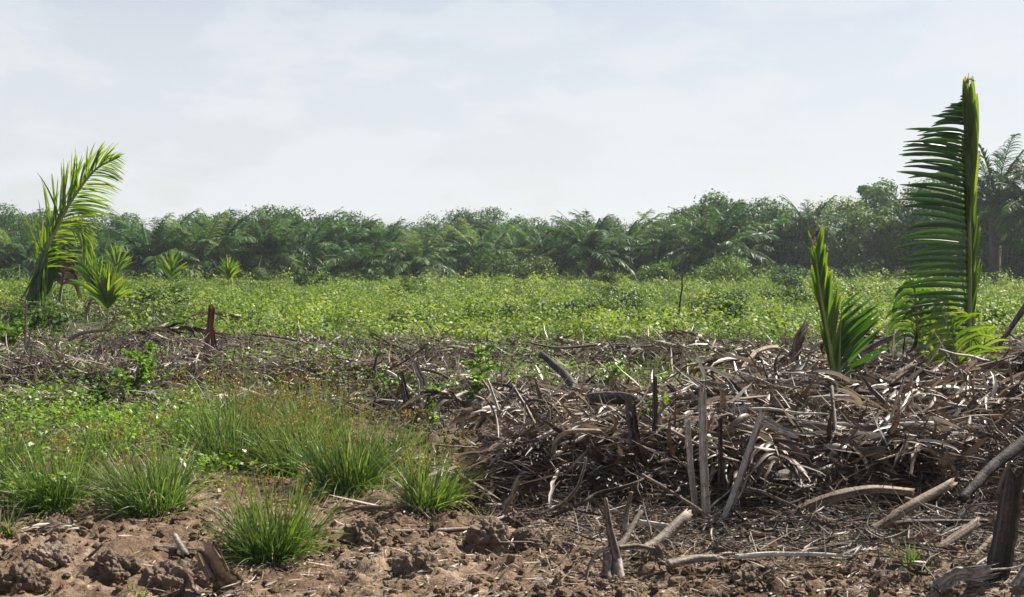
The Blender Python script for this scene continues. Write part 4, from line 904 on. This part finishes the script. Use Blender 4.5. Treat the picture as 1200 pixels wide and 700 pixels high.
# slabs: split petiole bases standing in the heap
def slab(px0, py0, px1, py1, d, wpx, lab, mat, taper=.8, th=.25, dd=0.0, name='split_petiole'):
    b = at(px0, py0, d); t = at(px1, py1, d + dd); w = wpx * d / FPX; mb = MB()
    n = 30; K = 18; ax = nrmz(t - b); side = nrmz(np.cross(ax, np.array([1, -.75, 0]))); out = np.cross(side, ax)
    V = []; jg = rng.random(n) * w * 1.1; bw = rng.normal(0, .25) * w; b2 = rng.normal(0, .10) * w; gro = rng.normal(0, .3, n); stk = rng.normal(0, .30, n)
    for i in range(K):
        q = i / (K - 1); ww = w * .5 * (1 - (1 - taper) * q) * (1 + .06 * math.sin(i * 1.7 + px0))
        for j in range(n):
            a = 2 * math.pi * j / n; cx = math.cos(a); cy = math.sin(a) * th
            cy += .35 * (cx * cx)                       # channelled like a petiole
            p = b + (t - b) * q + side * (bw * math.sin(q * 3.1) + b2 * math.sin(q * 7)) + side * cx * ww + out * cy * ww * 1.2 * (1 + gro[j]) + out * gro[j] * w * .12
            p = p + rng.normal(0, .0016, 3)
            if i == K - 1: p = p + ax * (jg[j] * 1.6 - w * .4)
            V.append(p)
    V = np.array(V); idx = np.arange(n * K).reshape(K, n); nx = np.roll(idx, -1, 1)
    F = np.stack([idx[:-1], nx[:-1], nx[1:], idx[1:]], -1).reshape(-1, 4)
    cap = [[idx[-1][k], idx[-1][k + 1], idx[-1][n - 2 - k], idx[-1][n - 1 - k]] for k in range(n // 2 - 1)]
    mb.add(V, np.concatenate([F, cap]), np.clip(.5 + np.tile(stk, K) + rng.normal(0, .07, n * K), 0, 1))
    o = mb.build(name, M[mat], None, origin=b, smooth=False); tag(o, lab, 'palm stalk', 'split palm stalks standing in the debris'); return o
slab(825, 625, 821, 466, 7.30, 16, 'tallest pale upright stalk in the centre of the heap', 'palewood', .85)
slab(815, 618, 804, 498, 7.32, 10, 'shorter pale stalk leaning against the tallest one', 'bonewood', .9)
slab(742, 575, 737, 484, 7.9, 20, 'broad dark stalk at the left of the upright group', 'darkwood', .9)
slab(768, 575, 766, 452, 8.1, 13, 'narrow dark stalk between the broad dark and the pale ones', 'darkwood', .7)
slab(842, 622, 843, 500, 7.45, 8, 'thin black stalk right of the tallest pale one', 'darkwood', .8)
slab(842, 618, 888, 492, 7.25, 11, 'long bleached stalk leaning right with a bent top', 'bonewood', .9, dd=.05)
slab(886, 492, 926, 508, 7.32, 12, 'bent over pale tip lying right of the leaning stalk', 'bonewood', .6)
slab(484, 497, 470, 448, 11.6, 10, 'dark flat stalk standing in the hollow left of the heap', 'darkwood', .9)
slab(497, 470, 488, 436, 12.2, 14, 'pale and dark ragged stalk above the hollow', 'palewood', .8)
slab(1158, 712, 1182, 577, 5.9, 27, 'thick dark charred post at the lower right corner', 'darkwood', .85, th=.6, name='charred_post')
slab(240, 428, 245, 383, 16.5, 20, 'reddish pointed stump standing behind the debris at left', 'redwood', .35, th=.7, name='broken_stump')
slab(908, 440, 935, 398, 11.9, 24, 'tattered brown stalk left of the short bright palm', 'tanwood', .6, dd=.2)
slab(262, 705, 248, 672, 5.75, 30, 'split brown stalk end lying at the bottom edge, left', 'tanwood', .9, th=.5)
slab(1090, 690, 1145, 672, 5.75, 22, 'flat pale chunk of stalk on the soil near the dark post', 'palewood', .8)
slab(1185, 690, 1215, 640, 5.7, 26, 'grey split stalk cut by the right edge behind the post', 'palewood', .9)
slab(590, 596, 602, 572, 7.4, 13, 'short bleached chip stuck in the foot of the heap', 'deadpale', .7)
slab(1000, 420, 1045, 395, 12.3, 9, 'bent pale stalk arching between the two tall right palms', 'palewood', .8)
slab(1125, 455, 1190, 490, 9.8, 9, 'pale stalk sloping down at the right of the heap', 'palewood', .8)

# ------------------------------------------------------------------ dead fronds
def dead_frond_mesh(L, n, ll, lw, seed, mat='dead', hang=1.2, arch=.6):
    global rng
    r_ = rng; rng = np.random.default_rng(seed)
    path, ds = centre(np.array([[0, 0, 0.]]), np.array([[1, 0, .35]]), L, 16, arch, (0, rng.normal(0, .3), -1)); path = path[0]; ds = ds[0]
    mr = MB(); tube(mr, [path[0], path[4], path[8], path[12], path[16]], .018, .005, M=7, n=24, rough=.12, gnarl=.01)
    ml = MB()
    t = rng.random(n); k = np.clip((t * 16).astype(int), 0, 15); B0 = path[k] + (path[k + 1] - path[k]) * (t * 16 - k)[:, None]
    sd = rng.choice([-1, 1], n)[:, None]
    D = ds[k] * .7 + np.array([0, 1, 0]) * sd * (.5 + .5 * rng.random((n, 1))) + rng.normal(0, .16, (n, 3)) + np.array([0, 0, .15])
    g = np.array([0, 0, -1]) + rng.normal(0, .5, (n, 3))
    ribbons(ml, B0, D, ll * (.5 + .7 * rng.random(n)), lw * (.5 + .8 * rng.random(n)), K=7, bend=hang * .7 * (1 + .6 * rng.normal(0, 1, n)), g=g, fold=.55, prof='strip', rnd=rng.random(n) ** 1.2, wig=.008)
    rng = r_
    return mr, ml
DF = []
for i, (L, n, ll, lw, mt, hg) in enumerate([(1.1, 60, .40, .044, 'dead', 1.6), (.8, 46, .34, .040, 'dead', 2.2), (1.4, 70, .44, .046, 'dead', 1.3), (.7, 34, .36, .050, 'deadpale', 2.4), (1.0, 46, .42, .048, 'deadpale', 1.8)]):
    e = empty('fallen_frond', (0, 0, 0)); mr, ml = dead_frond_mesh(L, n, ll, lw, 900 + i, mt, hg)
    mr.build('rachis', M['wood'], e); ml.build('leaflets', M[mt], e); DF.append(e)
dfu = {}
def put_frond(k, x, y, z, rz, tilt, roll, s, lab, grp):
    o = DF[k]
    if k in dfu: o = copy_tree(o)
    dfu[k] = 1
    o.location = (float(x), float(y), float(z)); o.rotation_euler = (roll, tilt, rz); o.scale = (s, s, s); tag(o, lab, 'dead frond', grp)
SPEC = [ # px,py,d,kind,rz,scale,label
 (1000, 505, 8.5, 3, -1.9, 1.0, 'pale drooping frond spilling down the heap face, right of centre'),
 (1035, 500, 8.6, 4, -1.5, .9, 'bleached frond draped over the heap below the tallest palm'),
 (1085, 500, 8.7, 3, -1.2, .8, 'curled pale frond right of the draped one'),
 (318, 430, 14.5, 4, 2.6, .8, 'bleached fan of dead leaflets behind the grass, left of centre'),
 (345, 440, 14.2, 3, -2.0, .9, 'second bleached frond drooping right of the dead leaf fan'),
 (392, 452, 13.6, 3, -.3, .5, 'small pale curled leaf clump beside a dark hole'),
 (100, 622, 6.9, 4, 3.0, .38, 'flattened straw coloured leaf clump on the bare soil at left'),
 (60, 455, 13.8, 4, .2, .6, 'pale matted frond at the far left behind the grass'),
 (540, 470, 10.2, 1, 2.2, .8, 'brown crumpled frond at the heap\'s left shoulder'),
 (925, 430, 12.0, 0, 3.0, 1.0, 'hanging brown frond left of the short bright palm'),
 (1155, 440, 11.6, 3, 1.4, .8, 'pale dry sheath leaves at the right foot of the tallest palm'),
 (1045, 400, 12.6, 1, 2.8, .9, 'brown bent frond between the two tall right palms'),
 (150, 392, 20, 2, .3, 1.1, 'grey heaped frond below the fan shaped young palm'),
 (215, 372, 26, 4, .5, 1.2, 'pale dry frond in the green field right of the fan shaped palm'),
 (580, 345, 50, 4, .2, 1.6, 'pale dead frond lying far out in the green field'),
]
for px, py, d, k, rz, s, lab in SPEC:
    p = at(px, py, d); zz = max(p[2], Hs(p[0], d) + .03); put_frond(k, p[0], d, zz, rz, .1, 0, s, lab, 'notable dead fronds in the debris')
for i in range(84):
    for _ in range(50):
        x = -.6 + 6.6 * rng.random(); y = 8.1 + 4.9 * rng.random()
        if float(pile(np.array([x]), np.array([y]))[0]) > .5 and abs(x) < y * .46: break
    put_frond(int(rng.choice([0, 0, 1, 1, 2, 2, 3, 4])), x, y, float(heap_top(np.array([x]), np.array([y]))[0]) - .02, rng.random() * 6.28, .22 + rng.normal(0, .12), rng.normal(0, .3), .4 + .45 * rng.random() ** 1.5,
              'curled dead palm frond lying in the brown heap among many like it', 'dead fronds making up the heap')
for i in range(64):
    for _ in range(80):
        y = 13 + 16 * rng.random(); x = (rng.random() * 2 - 1) * y * .45
        if float(litter_density(np.array([x]), np.array([y]))[0]) > .6: break
    put_frond(int(rng.choice([0, 1, 2, 3])), x, y, Hs(x, y) + .12, rng.random() * 6.28, .2 + rng.normal(0, .12), rng.normal(0, .3), .45 + .4 * rng.random(),
              'dead palm frond lying in the debris strip along the near field edge', 'dead fronds in the debris strip')
# loose branches in the heap
RB = []
for i in range(6):
    mb = MB(); L = .6 + .6 * rng.random(); pts, _ = centre(np.array([[0, 0, 0.]]), np.array([[1, 0, .2]]), L, 6, .6, rv(1)); pts = pts[0]
    tube(mb, [pts[0], pts[2], pts[4], pts[6]], .010 + .014 * rng.random(), .007, M=8, n=20, rough=.14, gnarl=.03, rnd=rng.random(), jag=True)
    o = mb.build('dead_branch', M[['wood', 'tanwood', 'wood', 'palewood', 'tanwood', 'wood'][i]]); RB.append(o)
for i in range(84):
    o = RB[i % 6]
    if i >= 6: o = o.copy(); COL.objects.link(o)
    inheap = i % 3 != 2
    for _ in range(80):
        if inheap:
            x = -.6 + 6.6 * rng.random(); y = 7.9 + 5.1 * rng.random(); ok = float(pile(np.array([x]), np.array([y]))[0]) > .35 and abs(x) < y * .46
        else:
            y = 13 + 11 * rng.random(); x = (rng.random() * 2 - 1) * y * .45; ok = True
        if ok: break
    z = float(heap_top(np.array([x]), np.array([y]))[0]) - .02 if inheap else Hs(x, y) + .05
    o.location = (x, y, z); o.rotation_euler = (rng.normal(0, .6), abs(rng.normal(0, .16)) if inheap else rng.normal(0, .08), rng.random() * 6.28); o.scale = (1, 1, 1) if inheap else (.7, .7, .7)
    if inheap: tag(o, 'loose weathered branch stuck in the brown heap among the fronds', 'branch', 'loose branches in the heap')
    else: tag(o, 'loose weathered branch lying in the debris strip by the field', 'branch', 'loose branches in the debris strip')

# ------------------------------------------------------------------ clods
V4, F4 = ico_quads(26)
T3 = np.random.default_rng(3).random((32, 32, 32))
def vn3(p, f, s):
    p = p * f + 310.7 + s * 3.137; i = np.floor(p).astype(int); q = p - i; q = q * q * (3 - 2 * q); r = 0
    for a in (0, 1):
        for b in (0, 1):
            for c in (0, 1):
                w = (q[:, 0] if a else 1 - q[:, 0]) * (q[:, 1] if b else 1 - q[:, 1]) * (q[:, 2] if c else 1 - q[:, 2])
                r = r + w * T3[(i[:, 0] + a) % 32, (i[:, 1] + b) % 32, (i[:, 2] + c) % 32]
    return r - .5
def clod(px, py, wpx, hpx, lab, rough=.28):
    p = gnd(px, py); s = p[1] / FPX; v = V4.copy(); sd_ = int(rng.integers(1, 999))
    def n3(v, f): return vn3(v, f, sd_) * 1.2
    S3 = np.array([wpx * s * .52, wpx * s * .42, hpx * s * .66]); hh = hpx * s * .5
    q = v * S3; nq = nrmz(v / S3); qq = q / hh
    C = rv(int(50 * max(1, wpx / hpx))) * S3 / hh; w2 = qq + nq * n3(qq, 2.5)[:, None] * .3
    dd = np.sort(np.linalg.norm(w2[:, None] - C[None], axis=2), axis=1)[:, :2]; crack = ss(0, .14, dd[:, 1] - dd[:, 0])
    disp = .75 * n3(qq, 1.1) + .55 * n3(qq, 2.6) + .30 * n3(qq, 6) + .14 * crack - .22 * dd[:, 0]
    v = q + nq * (disp * hh)[:, None] + np.array([0, wpx * s * .3, 0])
    mb = MB(); mb.add(v + p, F4, .3 + .5 * rng.random())
    tag(mb.build('soil_clod', M['clod'], None, origin=p, smooth=False), lab, 'soil clod', 'clods of dry earth on the bare soil')
for a in [(425, 640, 44, 40, 'upright grey clod on the bare soil right of the nearest tuft'), (572, 640, 46, 42, 'dark sided rough clod in the group at the centre'), (612, 642, 34, 26, 'smooth flat faced clod in the centre group'),
          (605, 618, 26, 20, 'small clod on top of the centre group'), (636, 645, 22, 22, 'rounded clod at the right of the centre group'), (488, 668, 46, 28, 'blackish clod between the upright one and the centre group'),
          (890, 692, 56, 34, 'wide clod casting a dark shadow at the bottom edge'), (771, 658, 32, 24, 'light crumbly clod between the forked root and the log'), (850, 652, 36, 22, 'grey clod covering the end of the pale stick'),
          (205, 690, 90, 34, 'big cracked clod at the bottom left'), (130, 672, 50, 30, 'dark cracked clod left of the big one'), (50, 660, 60, 24, 'long pale clod at the left of the bare soil'), (20, 690, 60, 30, 'crumbly dark clod in the lower left corner'),
          (525, 585, 36, 22, 'grey clod right of the small sedge tuft'), (965, 622, 34, 22, 'clod below the tan arched branch'), (1020, 640, 40, 22, 'crumbly brown clod at the foot of the heap'),
          (700, 690, 26, 14, 'little clod left of the forked root'), (410, 668, 22, 14, 'little dark clod below the upright one'), (340, 668, 20, 12, 'little clod right below the nearest tuft'), (1110, 690, 34, 18, 'low clod beside the flat pale chunk')]:
    clod(*a)

# ------------------------------------------------------------------ haze, sky, sun
bpy.ops.mesh.primitive_cube_add(size=1); hz = bpy.context.object; hz.name = 'haze'
lo = np.array([-605, -105, -2.0]); hi = np.array([605, 705, 16.0])
hz.location = tuple((lo + hi) / 2); hz.scale = tuple(hi - lo)
m, nt = newmat('haze'); pv = N_(nt, 'ShaderNodeVolumePrincipled'); pv.inputs['Color'].default_value = (.86, .92, 1, 1); pv.inputs['Density'].default_value = .00034; pv.inputs['Anisotropy'].default_value = .35
out = N_(nt, 'ShaderNodeOutputMaterial'); nt.links.new(pv.outputs[0], out.inputs['Volume']); hz.data.materials.append(m)
tag(hz, 'thin bluish haze in the air over the whole field', 'haze', kind='stuff')

SUNV = nrmz(np.array([.78, .60, 1.06]))     # towards the sun: right, a little behind the scene
elev = math.asin(SUNV[2]); azi = math.atan2(SUNV[0], SUNV[1])
ld = bpy.data.lights.new('sun', 'SUN'); ld.energy = 5.0; ld.angle = R(.6); ld.color = (1, .94, .83)
lo_ = bpy.data.objects.new('sun', ld); COL.objects.link(lo_)
from mathutils import Vector
lo_.rotation_euler = Vector((-SUNV[0], -SUNV[1], -SUNV[2])).to_track_quat('-Z', 'Y').to_euler(); lo_.location = (20, 20, 60)
w = bpy.data.worlds.new('World'); sc.world = w; w.use_nodes = True; nt = w.node_tree; nt.nodes.clear(); L = nt.links.new
sky = N_(nt, 'ShaderNodeTexSky', sky_type='NISHITA'); sky.sun_disc = False; sky.sun_elevation = elev; sky.sun_rotation = azi
sky.air_density = 1.0; sky.dust_density = 1.2; sky.ozone_density = 1.5
tc = N_(nt, 'ShaderNodeTexCoord'); mp = N_(nt, 'ShaderNodeMapping'); mp.inputs['Scale'].default_value = (1, 1, 2.6); L(tc.outputs['Generated'], mp.inputs[0])
nz = N_(nt, 'ShaderNodeTexNoise'); nz.inputs['Scale'].default_value = 8.5; nz.inputs['Detail'].default_value = 9; nz.inputs['Roughness'].default_value = .55; L(mp.outputs[0], nz.inputs['Vector'])
cr = ramp(nt, [(.46, (0, 0, 0)), (.56, (1, 1, 1))], nz.outputs['Fac'])
mu = N_(nt, 'ShaderNodeMath', operation='MULTIPLY_ADD'); L(cr.outputs[0], mu.inputs[0]); mu.inputs[1].default_value = .17; mu.inputs[2].default_value = .77
sz = N_(nt, 'ShaderNodeSeparateXYZ'); L(tc.outputs['Generated'], sz.inputs[0])
fz = N_(nt, 'ShaderNodeMapRange', interpolation_type='SMOOTHSTEP'); L(sz.outputs[2], fz.inputs[0]); fz.inputs[1].default_value = .10; fz.inputs[2].default_value = .45; fz.inputs[3].default_value = 1; fz.inputs[4].default_value = .08
mm_ = N_(nt, 'ShaderNodeMath', operation='MULTIPLY'); L(mu.outputs[0], mm_.inputs[0]); L(fz.outputs[0], mm_.inputs[1]); mu = mm_
mx = N_(nt, 'ShaderNodeMix', data_type='RGBA'); L(mu.outputs[0], mx.inputs[0]); L(sky.outputs[0], mx.inputs[6]); mx.inputs[7].default_value = (7.75, 7.95, 8.2, 1)
bg = N_(nt, 'ShaderNodeBackground'); bg.inputs[1].default_value = .0475; L(mx.outputs[2], bg.inputs[0])
wo = N_(nt, 'ShaderNodeOutputWorld'); L(bg.outputs[0], wo.inputs[0])
vs = sc.view_settings; vs.view_transform = 'Standard'; vs.look = 'None'; vs.exposure = 1.2; vs.gamma = 1; vs.use_curve_mapping = False
sc.cycles.max_bounces = 8; sc.cycles.transparent_max_bounces = 8; sc.cycles.volume_bounces = 1
